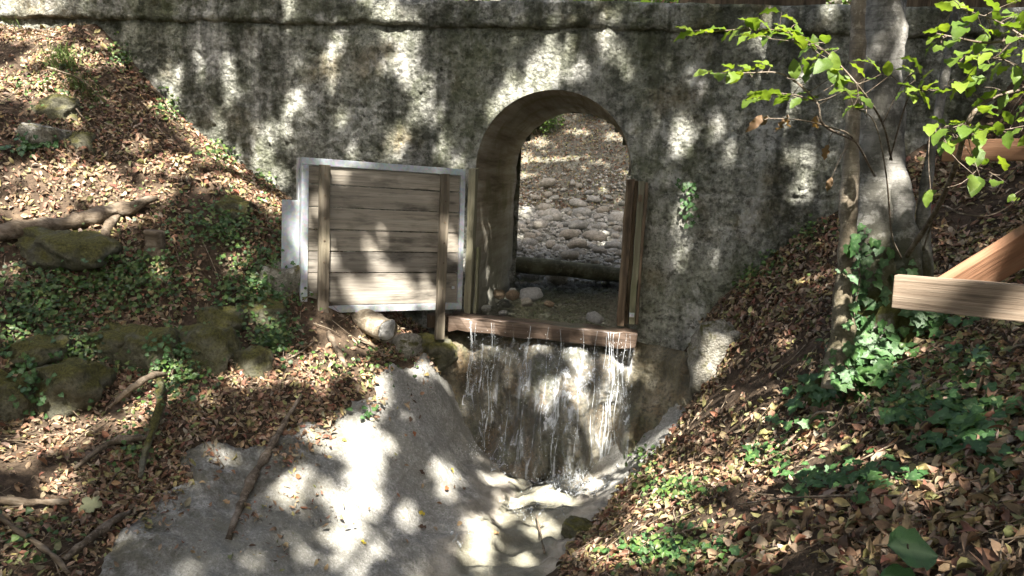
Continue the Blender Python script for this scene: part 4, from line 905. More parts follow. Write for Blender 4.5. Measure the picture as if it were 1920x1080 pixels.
def ivy(px, py, rx, ry, n, size, label, stems=4, name="ivy_plant"):
    c = ground(px, py); e = empty(name, c, label, "ivy", "ivy plants"); acc = Acc(); sp_ = []
    for s in range(stems):
        a = ri.uniform(0, 6.3); pts = [(px, py)]
        for j in range(5): a += ri.normal(0, 0.5); pts.append((pts[-1][0] + math.cos(a) * rx / 4, pts[-1][1] + math.sin(a) * ry / 4))
        P = [ground(*q) + (0, 0, ri.uniform(0.01, 0.06)) for q in pts]; V, F = tube_np(P, np.linspace(0.004, 0.002, 6), 5, 4, 0.2, 30, s); acc.add(V, F); sp_ += pts
    under(obj("stem", acc.mesh("stem"), MAT['twig']), e)
    for k in range(n):
        if ri.random() < 0.6: q = np.array(sp_[ri.integers(len(sp_))]) + ri.normal(0, 0.14, 2) * (rx, ry)
        else: q = np.array((px, py)) + ri.normal(0, 0.42, 2) * (rx, ry)
        g_, n0 = surf(*q); nn = n0 * 0.7 + np.array((0, -0.35, 0.5)) + ri.normal(0, 0.3, 3); nn /= np.linalg.norm(nn)
        dv = np.array((ri.normal(0, 0.7), ri.normal(-0.4, 0.5), -0.2)); dv -= nn * (dv @ nn); dv /= np.linalg.norm(dv)
        place(obj("leaf", IVY[ri.integers(5)]), e, frame_matrix(g_ + nn * ri.uniform(0.02, 0.07), dv, np.cross(nn, dv)) @ Matrix.Scale(size * ri.uniform(0.6, 1.25), 4))


ivy(1640, 690, 90, 60, 110, 0.075, "dense dark ivy at the foot of the tree")
ivy(1590, 745, 90, 35, 54, 0.075, "sunlit ivy sprays below the tree foot")
ivy(1530, 800, 70, 30, 20, 0.07, "ivy strand along the pale twig right of the stream")
ivy(1425, 850, 50, 20, 14, 0.06, "small bright ivy sprig on the sunlit right bank")
ivy(1270, 920, 80, 30, 44, 0.045, "low ivy on the sunlit right bank near the stream")
ivy(1265, 1030, 110, 50, 110, 0.05, "ivy patch at the bottom centre right")
ivy(1830, 680, 40, 25, 9, 0.085, "pale ivy sprig under the timber beam")
ivy(1800, 780, 110, 70, 150, 0.07, "shaded ivy spread below the timber railing")
ivy(1860, 840, 80, 60, 70, 0.08, "dark ivy at the right edge of the bank")
ivy(1600, 900, 120, 40, 100, 0.06, "shaded ivy in the middle of the right bank")
ivy(1740, 600, 70, 40, 70, 0.07, "dark ivy behind the tree under the beam")
ivy(60, 590, 90, 70, 90, 0.042, "ivy hanging over the boulders at the left edge", 6)
ivy(230, 520, 110, 50, 80, 0.04, "shaded ivy below the fallen log", 6)
ivy(330, 690, 60, 90, 80, 0.042, "ivy trailing down in front of the mossy boulders", 6)
ivy(480, 540, 80, 60, 90, 0.04, "sunlit ivy left of the gate", 6)
ivy(510, 640, 50, 40, 60, 0.04, "bright ivy beside the gate's left leg", 5)
ivy(420, 430, 90, 60, 60, 0.04, "dark ivy on the shaded bank above the gate's left", 5)
ivy(50, 285, 50, 30, 50, 0.045, "dark ivy clump beside the grey rock upper left", 4)
ivy(80, 750, 60, 70, 26, 0.045, "ivy strands across the big mossy boulder", 4)
ivy(690, 770, 30, 20, 9, 0.05, "small green sprig at the apron's upper edge", 2)
ivy(50, 690, 60, 40, 40, 0.045, "ivy at the left edge above the big boulder", 4)
# ivy on the wall and climbing the trunk
wi = empty("wall_ivy", at_y(1288, 415, -0.03), "thin ivy strand hanging on the concrete wall", "ivy", "ivy plants")
P = [at_y(x, y, -0.035) for x, y in ((1296, 340), (1288, 370), (1292, 395), (1286, 420))]; V, F = tube_np(P, 0.004, 5, 4); under(obj("stem", mesh_np("stem", V, F), MAT['twig']), wi)
for k in range(34):
    q = at_y(1290 + ri.normal(0, 9), ri.uniform(335, 422), -0.05); nn = np.array((0, -1, 0.3)) + ri.normal(0, 0.3, 3); nn /= np.linalg.norm(nn); dv = np.array((ri.normal(0, 0.5), 0, -1)); dv -= nn * (dv @ nn)
    place(obj("leaf", IVY[ri.integers(5)]), wi, frame_matrix(q, dv, np.cross(nn, dv)) @ Matrix.Scale(0.05 * ri.uniform(0.6, 1.2), 4))
ti = empty("climbing_ivy", at_d(1620, 640, TD - 0.3), "ivy climbing the mossy base of the tree trunk", "ivy", "ivy plants")
P = [at_d(x, y, TD - 0.05) for x, y in ((1610, 690), (1600, 600), (1612, 520), (1600, 450))]; V, F = tube_np(P, 0.006, 5, 4); under(obj("stem", mesh_np("stem", V, F), MAT['twig']), ti)
for k in range(150):
    y = 710 - 290 * ri.random() ** 1.5; ok, loc, *_ = scene.ray_cast(deps, Vector(CAM_POS), Vector(ray(1622 + ri.normal(0, 36), y)).normalized()); q = np.array(loc) - CF * ri.uniform(0.01, 0.05); nn = np.array((ri.normal(0, .4), -1, 0.5)) + ri.normal(0, 0.25, 3); nn /= np.linalg.norm(nn); dv = np.array((ri.normal(0, 0.6), 0, -1)); dv -= nn * (dv @ nn)
    if np.linalg.norm(q - base) > 1.3: continue
    place(obj("leaf", IVY[ri.integers(5)]), ti, frame_matrix(q, dv, np.cross(nn, dv)) @ Matrix.Scale(0.065 * ri.uniform(0.6, 1.25), 4))
# broad leaf sapling right at the bottom edge
sap = empty("sapling", ground(1700, 1075, 1.2), "broad dark leaf of a seedling at the bottom right edge", "seedling")
P = [np.array(sap.location), at_d(1704, 1060, 2.35), at_d(1702, 1020, 2.3)]; V, F = tube_np(P, 0.003, 5, 4); under(obj("stem", mesh_np("stem", V, F), MAT['twig']), sap)
broad = leaf_mesh("broad_leaf", 0.95, 0.15, 3, 0.1); broad.materials.append(MAT['ivy'])
for x, y, s, dv in ((1660, 1022, 0.16, (1, 0.1, -0.1)), (1640, 1085, 0.15, (1, -0.2, -0.1))):
    nn = np.array((0, -0.45, 0.9)); place(obj("leaf", broad), sap, frame_matrix(at_d(x, y, 2.3), dv, np.cross(nn, dv)) @ Matrix.Scale(s, 4))

# ------------------------------------------------------------------ sun flecks: chosen patches above which the canopy is cut open
bpy.context.view_layer.update(); deps = bpy.context.evaluated_depsgraph_get()
sa = np.cross(SUN, (0, 0, 1)); sa /= np.linalg.norm(sa); sb = np.cross(sa, SUN); sb *= np.sign(sb[2])
FLECK = [  # measured direction of each sunlit patch and its half sizes
    (60, 60, 70, 30), (185, 85, 36, 12), (110, 112, 110, 22), (60, 170, 90, 38), (40, 235, 60, 30), (110, 200, 40, 26), (148, 268, 22, 30), (130, 330, 140, 32), (262, 270, 36, 18), (320, 310, 80, 22), (410, 340, 70, 18), (60, 395, 90, 42), (220, 368, 130, 36),
    (480, 372, 50, 20), (520, 395, 26, 18), (20, 520, 34, 40), (210, 410, 100, 14), (30, 630, 50, 30), (490, 530, 40, 26), (500, 610, 34, 34), (420, 610, 20, 20), (330, 665, 26, 30), (120, 700, 30, 18), (400, 670, 22, 20), (200, 545, 14, 10), (300, 480, 20, 16), (90, 580, 20, 16),
    (120, 805, 90, 42), (40, 860, 60, 34), (220, 800, 50, 24), (470, 715, 110, 34), (600, 690, 80, 36), (645, 640, 60, 22), (560, 755, 80, 26), (395, 750, 30, 26), (320, 745, 14, 40), (290, 800, 12, 30), (60, 957, 70, 12), (172, 958, 22, 16), (100, 915, 40, 12), (40, 1045, 40, 22), (400, 850, 30, 12), (200, 1035, 20, 20),
    (684, 870, 50, 118), (664, 1015, 44, 92), (620, 815, 60, 30), (710, 725, 44, 34), (570, 890, 22, 26), (800, 690, 44, 18), (860, 650, 34, 22), (940, 905, 50, 14), (905, 1010, 36, 70), (960, 950, 40, 30), (1010, 985, 40, 24), (1045, 925, 50, 26), (980, 1050, 26, 30), (835, 890, 32, 54), (765, 960, 24, 46), (450, 1050, 16, 9), (740, 830, 12, 40),
    (1085, 680, 28, 40), (1020, 648, 26, 10), (920, 645, 22, 12), (955, 690, 10, 30), (1030, 740, 16, 40), (1160, 730, 8, 30), (860, 690, 8, 18),
    (640, 335, 20, 16), (600, 470, 34, 34), (690, 556, 80, 16), (800, 556, 34, 26), (840, 455, 20, 26), (700, 500, 30, 10), (548, 440, 16, 64), (566, 420, 7, 130), (640, 303, 70, 7), (876, 430, 6, 90), (600, 600, 8, 44), (832, 610, 10, 24), (720, 580, 80, 6), (700, 605, 40, 14), (600, 380, 10, 30),
    (735, 22, 55, 20), (250, 20, 14, 16), (385, 14, 12, 18), (160, 10, 16, 10), (540, 20, 12, 22), (750, 78, 26, 20), (745, 120, 16, 24), (785, 165, 34, 30), (800, 200, 24, 24), (562, 180, 16, 20), (560, 212, 30, 22), (545, 98, 16, 14), (378, 140, 10, 34), (440, 170, 8, 26), (305, 150, 18, 18), (620, 150, 12, 24), (770, 235, 12, 24), (500, 300, 22, 40), (530, 330, 14, 24), (655, 285, 14, 10), (740, 250, 22, 30), (745, 285, 22, 16), (830, 285, 16, 24), (850, 300, 20, 12), (980, 72, 34, 10), (1050, 118, 36, 34), (1015, 165, 24, 12), (1090, 130, 14, 36), (1075, 72, 16, 8), (1140, 92, 26, 22), (1165, 125, 12, 14), (950, 182, 18, 16), (864, 182, 8, 14), (920, 205, 10, 12), (640, 240, 12, 20), (960, 30, 20, 14), (1030, 36, 14, 12), (1140, 30, 20, 14),
    (1278, 232, 20, 22), (1282, 275, 24, 26), (1290, 372, 12, 22), (1340, 255, 14, 9), (1350, 220, 12, 18), (1360, 300, 14, 20), (1425, 80, 18, 18), (1500, 155, 14, 24), (1505, 300, 30, 44), (1500, 370, 38, 36), (1475, 230, 14, 20), (1470, 22, 24, 14), (1560, 20, 14, 16), (1420, 170, 10, 14), (1340, 370, 10, 14), (1250, 320, 8, 14), (1220, 230, 10, 14),
    (1630, 285, 10, 20), (1640, 330, 14, 14), (1612, 385, 10, 10), (1655, 290, 7, 26), (1720, 300, 10, 24), (1700, 390, 14, 30), (1745, 420, 10, 26), (1590, 440, 10, 40), (1690, 60, 10, 60), (1640, 90, 12, 34), (1655, 200, 20, 20), (1635, 450, 10, 16), (1600, 100, 8, 80),
    (1705, 548, 14, 20), (1758, 550, 30, 26), (1900, 562, 26, 24), (1825, 490, 48, 24), (1845, 282, 50, 16), (1790, 285, 14, 14), (1900, 275, 16, 14),
    (1495, 545, 58, 14), (1350, 545, 16, 8), (1560, 520, 20, 10), (1535, 600, 24, 20), (1480, 645, 30, 18), (1345, 640, 34, 26), (1340, 690, 34, 40), (1310, 755, 34, 14), (1500, 690, 20, 14), (1410, 745, 16, 12), (1610, 735, 40, 14), (1560, 760, 30, 14), (1640, 790, 40, 12), (1520, 800, 24, 14), (1830, 690, 28, 18), (1425, 855, 34, 16), (1390, 880, 80, 22), (1300, 900, 90, 26), (1245, 945, 80, 34), (1510, 880, 80, 26), (1560, 845, 50, 22), (1430, 930, 70, 20), (1130, 1040, 60, 26), (1200, 1000, 60, 30), (1340, 985, 50, 26), (1590, 870, 50, 20), (1700, 900, 50, 40), (1730, 930, 40, 30), (1850, 870, 50, 34), (1890, 920, 30, 30), (1690, 990, 34, 22), (1800, 1010, 30, 30), (1880, 1040, 36, 26), (1600, 1050, 40, 16), (1330, 1045, 34, 20), (1230, 1050, 60, 20), (1440, 1040, 30, 16), (1520, 960, 30, 14), (1760, 1060, 30, 14), (1860, 770, 30, 10), (1780, 740, 20, 10), (1870, 400, 10, 8), (1800, 440, 14, 8),
    (1150, 258, 22, 10), (1085, 248, 30, 7), (1015, 268, 22, 8), (1055, 298, 44, 5), (985, 330, 20, 8), (980, 395, 20, 14), (1172, 325, 8, 6)]


def hit(px, py):
    ok, loc, nr, *_ = scene.ray_cast(deps, Vector(CAM_POS), Vector(ray(px, py)).normalized()); return (np.array(loc), np.array(nr)) if ok else (None, None)


GC, GM = [], []
for px, py, rx, ry in FLECK:
    P, nr = hit(px, py)
    if P is None: continue
    k_ = 0.7 if (px > 1660 and 480 < py < 610) else 1.25 if P[1] > -0.16 and P[1] < 0.3 else 1.15 if (px > 1100 and py > 820) else 1.0 if (px < 560 and py < 430) else 0.62 if (px < 560 and 430 < py < 790) else 1.0; rx *= k_; ry *= k_
    ds = (P - CAM_POS) @ CF; es = []
    for q in ((px + rx, py), (px, py + ry)):
        r = ray(*q); dn = r @ nr
        Q = CAM_POS + r * (((P - CAM_POS) @ nr) / dn) if abs(dn) > 0.15 else CAM_POS + r * ds
        e = Q - P
        if np.linalg.norm(e) > 0.8: e *= 0.8 / np.linalg.norm(e)
        es.append(np.array((e @ sa, e @ sb)))
    M = sum(np.outer(e, e) for e in es) + np.eye(2) * 0.0012; GC.append((P @ sa, P @ sb)); GM.append(np.linalg.inv(M))
for P in LITPTS: GC.append((P @ sa, P @ sb)); GM.append(np.eye(2) / 0.07 ** 2)  # canopy is opened above the twig leaves too
GC = np.array(GC); GM = np.array(GM)

# ------------------------------------------------------------------ leaf litter
TINTS = np.array([(0.38, 0.25, 0.15), (0.31, 0.18, 0.11), (0.26, 0.12, 0.075), (0.44, 0.33, 0.21), (0.40, 0.34, 0.15), (0.20, 0.13, 0.08), (0.12, 0.08, 0.05), (0.33, 0.25, 0.17), (0.28, 0.28, 0.12), (0.48, 0.39, 0.28)])

TINTS = TINTS * (0.82, 0.80, 0.80)


def leaf_cloud(P, N, size, r, ratio=0.5, curl=0.5, detail=True):
    n = len(P); t = r.normal(0, 1, (n, 3)); t -= N * (t * N).sum(1)[:, None]; t /= np.linalg.norm(t, axis=1)[:, None]; b_ = np.cross(N, t)
    if detail is None: st = np.array((0, 0.45, 1.0)); hw = np.array((0, 0.5, 0))
    elif detail == 'mid': st = np.array((0, 0.3, 0.68, 1.0)); hw = np.array((0, 0.46, 0.4, 0))
    elif detail: st = np.array((0, 0.2, 0.45, 0.7, 0.88, 1.0)); hw = np.array((0.0, 0.34, 0.5, 0.40, 0.17, 0.0))
    else: st = np.array((0, 0.4, 1.0)); hw = np.array((0, 0.5, 0))
    rat = ratio * r.uniform(0.75, 1.25, n); cu = r.normal(0.0, curl, n); fo = r.normal(0.4, 0.6, n); tw = r.normal(0, 0.6, n)
    rows = []
    for k in range(len(st)):
        for s in ((0,) if hw[k] == 0 else (-1, 1) if detail is None else (-1, 0, 1)):
            x = st[k] - 0.5; y = s * hw[k] * rat; z = cu * (x * x - 0.1) + fo * np.abs(y) + tw * x * y
            rows.append(P + (t * (x * size)[:, None] if np.ndim(x) else t * (x * size[:, None])) + b_ * (y * size)[:, None] + N * (z * size)[:, None])
    V = np.stack(rows, 1); K = V.shape[1]
    if detail is None: tri = []; quad = [(0, 1, 3, 2)]
    elif detail == 'mid': tri = [(0, 2, 1), (0, 3, 2), (7, 4, 5), (7, 5, 6)]; quad = [(1, 2, 5, 4), (2, 3, 6, 5)]
    elif detail: tri = [(0, 2, 1), (0, 3, 2), (13, 10, 11), (13, 11, 12)]; quad = [(1, 2, 5, 4), (2, 3, 6, 5), (4, 5, 8, 7), (5, 6, 9, 8), (7, 8, 11, 10), (8, 9, 12, 11)]
    else: tri = [(0, 2, 1), (0, 3, 2), (4, 1, 2), (4, 2, 3)]; quad = []
    o_ = (np.arange(n) * K)[:, None, None]; Fs = ([(np.array(tri)[None] + o_).reshape(-1, 3)] if tri else []) + ([(np.array(quad)[None] + o_).reshape(-1, 4)] if quad else [])
    return V.reshape(-1, 3), Fs, K


def litter(name, xy, z, nrm, size, r, tints=TINTS, probs=None, spread=0.55, mat='litter', lift=0.035, parent=None, detail=True, curl=0.9, ratio=0.46):
    n = len(xy); N = nrm + r.normal(0, spread, (n, 3)); N /= np.linalg.norm(N, axis=1)[:, None]
    P = np.column_stack([xy, z]) + nrm * (0.008 + lift * r.random(n) ** 1.5)[:, None]
    V, Fs, K = leaf_cloud(P, N, size, r, ratio, curl, detail); c = tints[r.choice(len(tints), n, p=probs)] * r.uniform(0.7, 1.25, (n, 1)); c = np.clip(c * r.uniform(0.92, 1.08, (n, 3)), 0.01, 0.7)
    return obj(name, mesh_np(name, V, Fs, bool(detail), np.repeat(c, K, 0)), MAT[mat], parent, kind="stuff", label=None)


rf = np.random.default_rng(31)


def make_litter(name, xr, yr, dens, smin, smax, probs, seed, steep=0.45, detail='mid', spread=0.40, mat='litter', tints=TINTS, lift=0.03):
    r = np.random.default_rng(seed); n = int((xr[1] - xr[0]) * (yr[1] - yr[0]) * dens); xy = np.column_stack([r.uniform(*xr, n), r.uniform(*yr, n)])
    p3_ = np.column_stack([xy, xy[:, 0] * 0]); s = poly_sd(xy) + 0.07 * fbm(p3_, 5, 4); nn = tnormal(xy); pr = np.where(s > 0.0, 0.6 * np.exp(-s / np.where(xy[:, 1] < -2.2, 0.30, 0.12)) * (xy[:, 0] < -0.9) * sstep(-0.1, 0.25, fbm(p3_ + 2, 2.5, 3)), np.where(s > -0.03, 0.6, 1.0)) * np.where(nn[:, 2] < steep, 0.35, 1.0) * np.clip(0.66 + 1.2 * fbm(p3_ + 8, 1.7, 3), 0.10, 1)
    xy = xy[r.random(n) < pr]; nn = tnormal(xy); sz = smin + (smax - smin) * r.random(len(xy)) ** 1.4; o = litter(name, xy, terrain(xy) + np.where(poly_sd(xy) > 0, 0.03, 0.0), nn, sz, r, tints=tints, probs=probs, detail=detail, spread=spread, mat=mat, lift=lift); return o


PL = np.array([15, 14, 7, 13, 9, 11, 9, 11, 6, 6.]); PL /= PL.sum(); PR = np.array([13, 10, 9, 15, 14, 7, 5, 10, 9, 8.]); PR /= PR.sum()
a = make_litter("leaf_litter", (-6.6, -0.7), (-4.6, -0.03), 3000, 0.022, 0.074, PL, 1); a["label"] = "dry brown leaf litter covering the left bank"; a["category"] = "leaf litter"
a = make_litter("leaf_litter", (0.4, 4.6), (-3.0, -0.03), 2300, 0.03, 0.09, PR, 2); a["label"] = "dry brown leaf litter on the right bank by the tree"; a["category"] = "leaf litter"
a = make_litter("leaf_litter", (0.4, 3.6), (-5.6, -3.0), 2000, 0.028, 0.115, PR, 3, detail=True, spread=0.5); a["label"] = "large curled dry leaves in the right foreground"; a["category"] = "leaf litter"
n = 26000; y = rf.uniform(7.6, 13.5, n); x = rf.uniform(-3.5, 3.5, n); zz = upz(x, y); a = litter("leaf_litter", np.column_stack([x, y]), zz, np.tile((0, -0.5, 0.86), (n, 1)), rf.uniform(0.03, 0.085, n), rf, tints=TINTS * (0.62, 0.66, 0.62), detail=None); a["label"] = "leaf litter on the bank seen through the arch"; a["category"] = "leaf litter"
n = 2500; x = rf.uniform(-6, 5, n); y = rf.uniform(0.1, 2.2, n); a = litter("leaf_litter", np.column_stack([x, y]), np.full(n, 2.83), np.tile((0, 0, 1.0), (n, 1)), rf.uniform(0.06, 0.1, n), rf, detail=False); a["label"] = "leaf litter on the path over the bridge"; a["category"] = "leaf litter"
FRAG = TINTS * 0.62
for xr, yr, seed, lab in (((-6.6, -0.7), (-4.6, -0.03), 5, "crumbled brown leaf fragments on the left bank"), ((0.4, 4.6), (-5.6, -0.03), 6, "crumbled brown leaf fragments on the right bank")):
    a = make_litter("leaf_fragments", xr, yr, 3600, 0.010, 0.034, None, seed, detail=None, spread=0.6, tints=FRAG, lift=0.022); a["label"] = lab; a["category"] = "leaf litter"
# small green ground ivy, fine twigs, grass
GREEN = np.array([(0.07, 0.13, 0.03), (0.10, 0.17, 0.04), (0.05, 0.09, 0.03), (0.14, 0.19, 0.06)])
acc_xy = []
for px, py, rx, ry, n in ((80, 580, 120, 80, 700), (240, 530, 140, 70, 650), (480, 550, 90, 80, 650), (1700, 760, 160, 60, 200), (1640, 680, 80, 50, 160), (1800, 700, 120, 50, 160), (330, 690, 90, 80, 450), (420, 430, 120, 60, 420), (130, 660, 130, 40, 450), (110, 700, 100, 60, 200), (1260, 930, 90, 30, 160), (1260, 1040, 120, 40, 200), (1450, 860, 60, 30, 60), (510, 640, 60, 40, 300), (260, 850, 60, 60, 80), (680, 690, 120, 50, 90), (560, 480, 60, 60, 200), (1420, 500, 80, 30, 160), (100, 170, 120, 70, 160), (235, 105, 40, 40, 160), (320, 205, 40, 40, 160), (420, 290, 50, 30, 160), (500, 340, 40, 20, 90), (1390, 520, 60, 30, 120), (1500, 440, 60, 30, 120), (60, 1020, 100, 50, 60), (1210, 870, 30, 40, 120)):
    acc_xy.append(ground_many(px + rf.normal(0, .45, n) * rx, py + rf.normal(0, .45, n) * ry)[:, :2])
xy = np.vstack(acc_xy); a = litter("ground_ivy", xy, terrain(xy), tnormal(xy) * 0.6 + np.array((0, -0.3, 0.4)), rf.uniform(0.018, 0.045, len(xy)), rf, GREEN, None, 0.35, 'smallgreen', 0.10, None, True, 0.3, 0.9); a["label"] = "small green creeping leaves scattered over both banks"; a["category"] = "ground cover"
tw_ = Acc()
for k in range(800):
    x = rf.uniform(-5.5, 4.2); y = rf.uniform(-4.6, -0.1)
    if poly_sd(np.array([[x, y]]))[0] > -0.02: continue
    aa = rf.uniform(0, 6.3); L = rf.uniform(0.08, 0.4); pts = []
    for t in (0, 0.5, 1): q = np.array((x + math.cos(aa) * L * t + rf.normal(0, .012), y + math.sin(aa) * L * t + rf.normal(0, .012))); pts.append((q[0], q[1], terrain(q[None])[0] + 0.035 + rf.uniform(0, .02)))
    V, F = tube_np(pts, rf.uniform(0.0015, 0.0045), 5, 3); tw_.add(V, F)
a = obj("twig_litter", tw_.mesh("twig_litter"), MAT['dead'], kind="stuff", label="fine dry twigs scattered in the leaves", cat="twigs")
gr = Acc()
for px, py, n, hh in ((125, 125, 130, 0.26), (150, 165, 60, 0.22), (185, 190, 40, 0.2), (20, 45, 40, 0.2), (395, 690, 30, 0.15)):
    for _ in range(n):
        g0 = ground(px + rf.normal(0, 16), py + rf.normal(0, 9)); dv = rf.normal(0, 0.5, 2); h_ = hh * rf.uniform(0.6, 1.2); b0_ = g0; pts = [b0_ + np.array((dv[0] * t * t * h_, dv[1] * t * t * h_ - 0.08 * t, h_ * (t - 0.45 * t * t))) for t in (0, .35, .7, 1)]
        w = 0.003; V = []
        for p_, ww in zip(pts, (w, w, w * .7, 0.0005)): V += [p_ - (ww, 0, 0), p_ + (ww, 0, 0)]
        gr.add(V, np.array([(0, 1, 3, 2), (2, 3, 5, 4), (4, 5, 7, 6)]), np.array((0.10, 0.15, 0.04)) * rf.uniform(0.6, 1.6))
a = obj("grass", gr.mesh("grass"), MAT['smallgreen'], kind="stuff", label="thin grass blades on the upper left bank", cat="grass")

# single leaves on the bare concrete
FALL = [leaf_mesh("fallen_leaf", 0.6, 0.5, k + 20, 0.3, 7) for k in range(3)]; fm = []
for nm, c in (("dark brown", (0.09, 0.05, 0.03)), ("rusty red", (0.36, 0.12, 0.05)), ("yellow", (0.48, 0.40, 0.06)), ("tan", (0.40, 0.27, 0.15))):
    mt = m_leaf("fallen_" + nm.replace(" ", "_"), c, 0.1, 0.6, rnd=0.3); mm = []
    for f_ in FALL: q = f_.copy(); q.name = "fallen_leaf"; q.materials.append(mt); mm.append(q)
    fm.append((nm, mm))
def apron_pose(px, py, size):
    g0 = ground(px, py); nn = tnormal(g0[None, :2])[0]; dv = rf.normal(0, 1, 3); dv -= nn * (dv @ nn); dv /= np.linalg.norm(dv)
    return frame_matrix((g0[0], g0[1], zapron(g0[:1], g0[1:2])[0] + 0.012), dv, np.cross(nn, dv)) @ Matrix.Scale(size, 4)


for px, py, k, sz, lab in ((835, 937, 1, 0.06, "brightest rusty red leaf on the apron beside the stream"), (797, 976, 2, 0.06, "bright yellow leaf lying lowest on the apron"), (800, 1000, 0, 0.065, "large dark leaf on the apron below the yellow one"),
                           (785, 890, 0, 0.06, "dark round leaf in the middle of the apron"), (870, 935, 0, 0.05, "dark leaf on the apron close to the stream"), (845, 880, 2, 0.05, "small yellow leaf on the apron above the rusty red one"),
                           (770, 790, 0, 0.055, "dark leaf in the gate leg's shadow on the apron"), (865, 1000, 3, 0.055, "tan leaf at the stream's left edge"), (675, 1028, 2, 0.05, "lone yellow leaf in the brightest sun patch"),
                           (925, 1035, 3, 0.06, "orange tan leaf on the wet rock in the stream"), (735, 700, 3, 0.05, "tan leaf at the top corner of the apron"), (775, 820, 1, 0.05, "rusty leaf just below the gate leg's shadow"),
                           (560, 915, 1, 0.055, "rusty leaf right of the long branch on the apron"), (430, 955, 3, 0.06, "tan leaf left of the long branch's lower end"), (640, 830, 2, 0.045, "small yellow leaf near the apron's upper left edge")):
    nm, mm = fm[k]; o = obj("fallen_leaf", mm[rf.integers(3)], None, None, lab, "leaf", "leaves on the apron"); o.matrix_basis = apron_pose(px, py, sz)
xy = np.array([ground(px, py)[:2] for px, py in ((822, 955), (760, 880), (740, 860), (700, 812), (785, 785), (820, 760), (790, 915), (740, 870), (705, 795), (745, 940), (760, 1030), (720, 1070), (720, 740), (805, 880), (850, 925), (690, 960), (600, 985), (815, 1000), (755, 985), (390, 930), (480, 985), (520, 1040), (610, 870), (395, 1010), (350, 960), (300, 1000), (330, 1040), (280, 985), (440, 1010), (410, 900), (500, 900), (860, 900), (880, 960), (730, 790), (650, 760))] + [ground(rf.uniform(230, 560), rf.uniform(880, 1075))[:2] for _ in range(60)])
a = litter("apron_leaf_litter", xy, zapron(xy[:, 0], xy[:, 1]), tnormal(xy), rf.uniform(0.02, 0.05, len(xy)), rf, spread=0.25, lift=0.01); a["label"] = "tiny brown leaf scraps strewn over the concrete apron"; a["category"] = "leaf litter"
mp = leaf_mesh("maple_leaf", 1.0, 0.4, 2, 0.2); 
a_ = np.linspace(0, 2 * math.pi, 41)[:-1]; rad = 0.5 * (0.55 + 0.45 * np.abs(np.cos(2.5 * a_)) ** 0.7); V = [(0, 0, 0)] + [(r_ * math.cos(t) * .5, r_ * math.sin(t) * .5, 0.06 * math.sin(3 * t) * r_) for r_, t in zip(rad, a_)] + [(r_ * math.cos(t), r_ * math.sin(t), 0.12 * math.sin(3 * t) * r_ + 0.05 * (k % 2)) for k, (r_, t) in enumerate(zip(rad, a_))]
F3_ = np.array([(0, 1 + j, 1 + (j + 1) % 40) for j in range(40)]); F4_ = np.array([(1 + j, 41 + j, 41 + (j + 1) % 40, 1 + (j + 1) % 40) for j in range(40)])
g0 = ground(175, 958); o = obj("maple_leaf", mesh_np("maple_leaf", V, [F3_, F4_]), m_leaf("pale_maple_leaf", (0.15, 0.155, 0.085), 0.1, 0.7, rnd=0), label="pale green lobed leaf on the lower left litter", cat="leaf"); nn = np.array((0.1, -0.45, 0.85)); dv = np.array((1.0, 0.2, 0)); o.matrix_basis = frame_matrix(g0 + nn * 0.06, dv, np.cross(nn, dv)) @ Matrix.Scale(0.13, 4)

# ------------------------------------------------------------------ unseen canopy trees, added with crowns cut to throw the sun flecks
TR = [(-6.8, -5.8, "unseen beech on the left, crown shaped to dapple the left bank"), (4.9, -7.2, "unseen beech behind the viewer on the right, crown shaped for dapples"), (0.4, -11.5, "unseen beech on the stream bank behind the viewer, crown shaped for dapples"), (-3.6, -10.5, "unseen beech behind the viewer on the left, crown shaped for dapples"),
      (7.8, -3.2, "unseen beech up the right bank beyond the railing, crown shaped for dapples"), (-6.0, 6.5, "unseen beech upstream of the bridge on the left, crown shaped for dapples"), (5.6, 6.5, "unseen beech upstream of the bridge on the right, crown shaped for dapples")]
rc = np.random.default_rng(41); n = 230000
ca = rc.uniform(-9, 8, n); cb = rc.uniform(-8, 12, n); cz = rc.uniform(8.6, 12.0, n); base_ = ca[:, None] * sa + cb[:, None] * sb; tt = (cz - base_[:, 2]) / SUN[2]; P = base_ + tt[:, None] * SUN
q2 = np.column_stack([ca, cb]); keep = np.ones(n, bool); nz = 0.42 * fbm(np.column_stack([ca, cb, ca * 0]), 6.5, 3, 0.7)
for c, M in zip(GC, GM):
    dd = q2 - c; m2 = np.einsum('ij,jk,ik->i', dd, M, dd); keep &= m2 > (0.97 + nz) ** 2  # leaves on the sun's way to a chosen patch are left out
rnd_gap = fbm(np.column_stack([ca, cb, ca * 0 + 7]), 1.1, 3) + 0.25 * fbm(np.column_stack([ca, cb, ca * 0 + 3]), 5, 2)
keep &= rnd_gap < 0.5; c0 = np.array((0.0, 8.0, 1.0)) @ sa; keep &= (cb < 3.4) | (np.abs(ca - c0) < 1.8)  # upstream part kept narrow so sky light gets in from the sides
P = P[keep]; n = len(P); N = np.array((0, 0, 1.0)) + rc.normal(0, 0.45, (n, 3)); N /= np.linalg.norm(N, axis=1)[:, None]
own = np.argmin(np.stack([np.hypot(P[:, 0] - x, P[:, 1] - y) for x, y, _ in TR] + [np.hypot(P[:, 0] - base[0], P[:, 1] - base[1]) * 1.3]), 0)
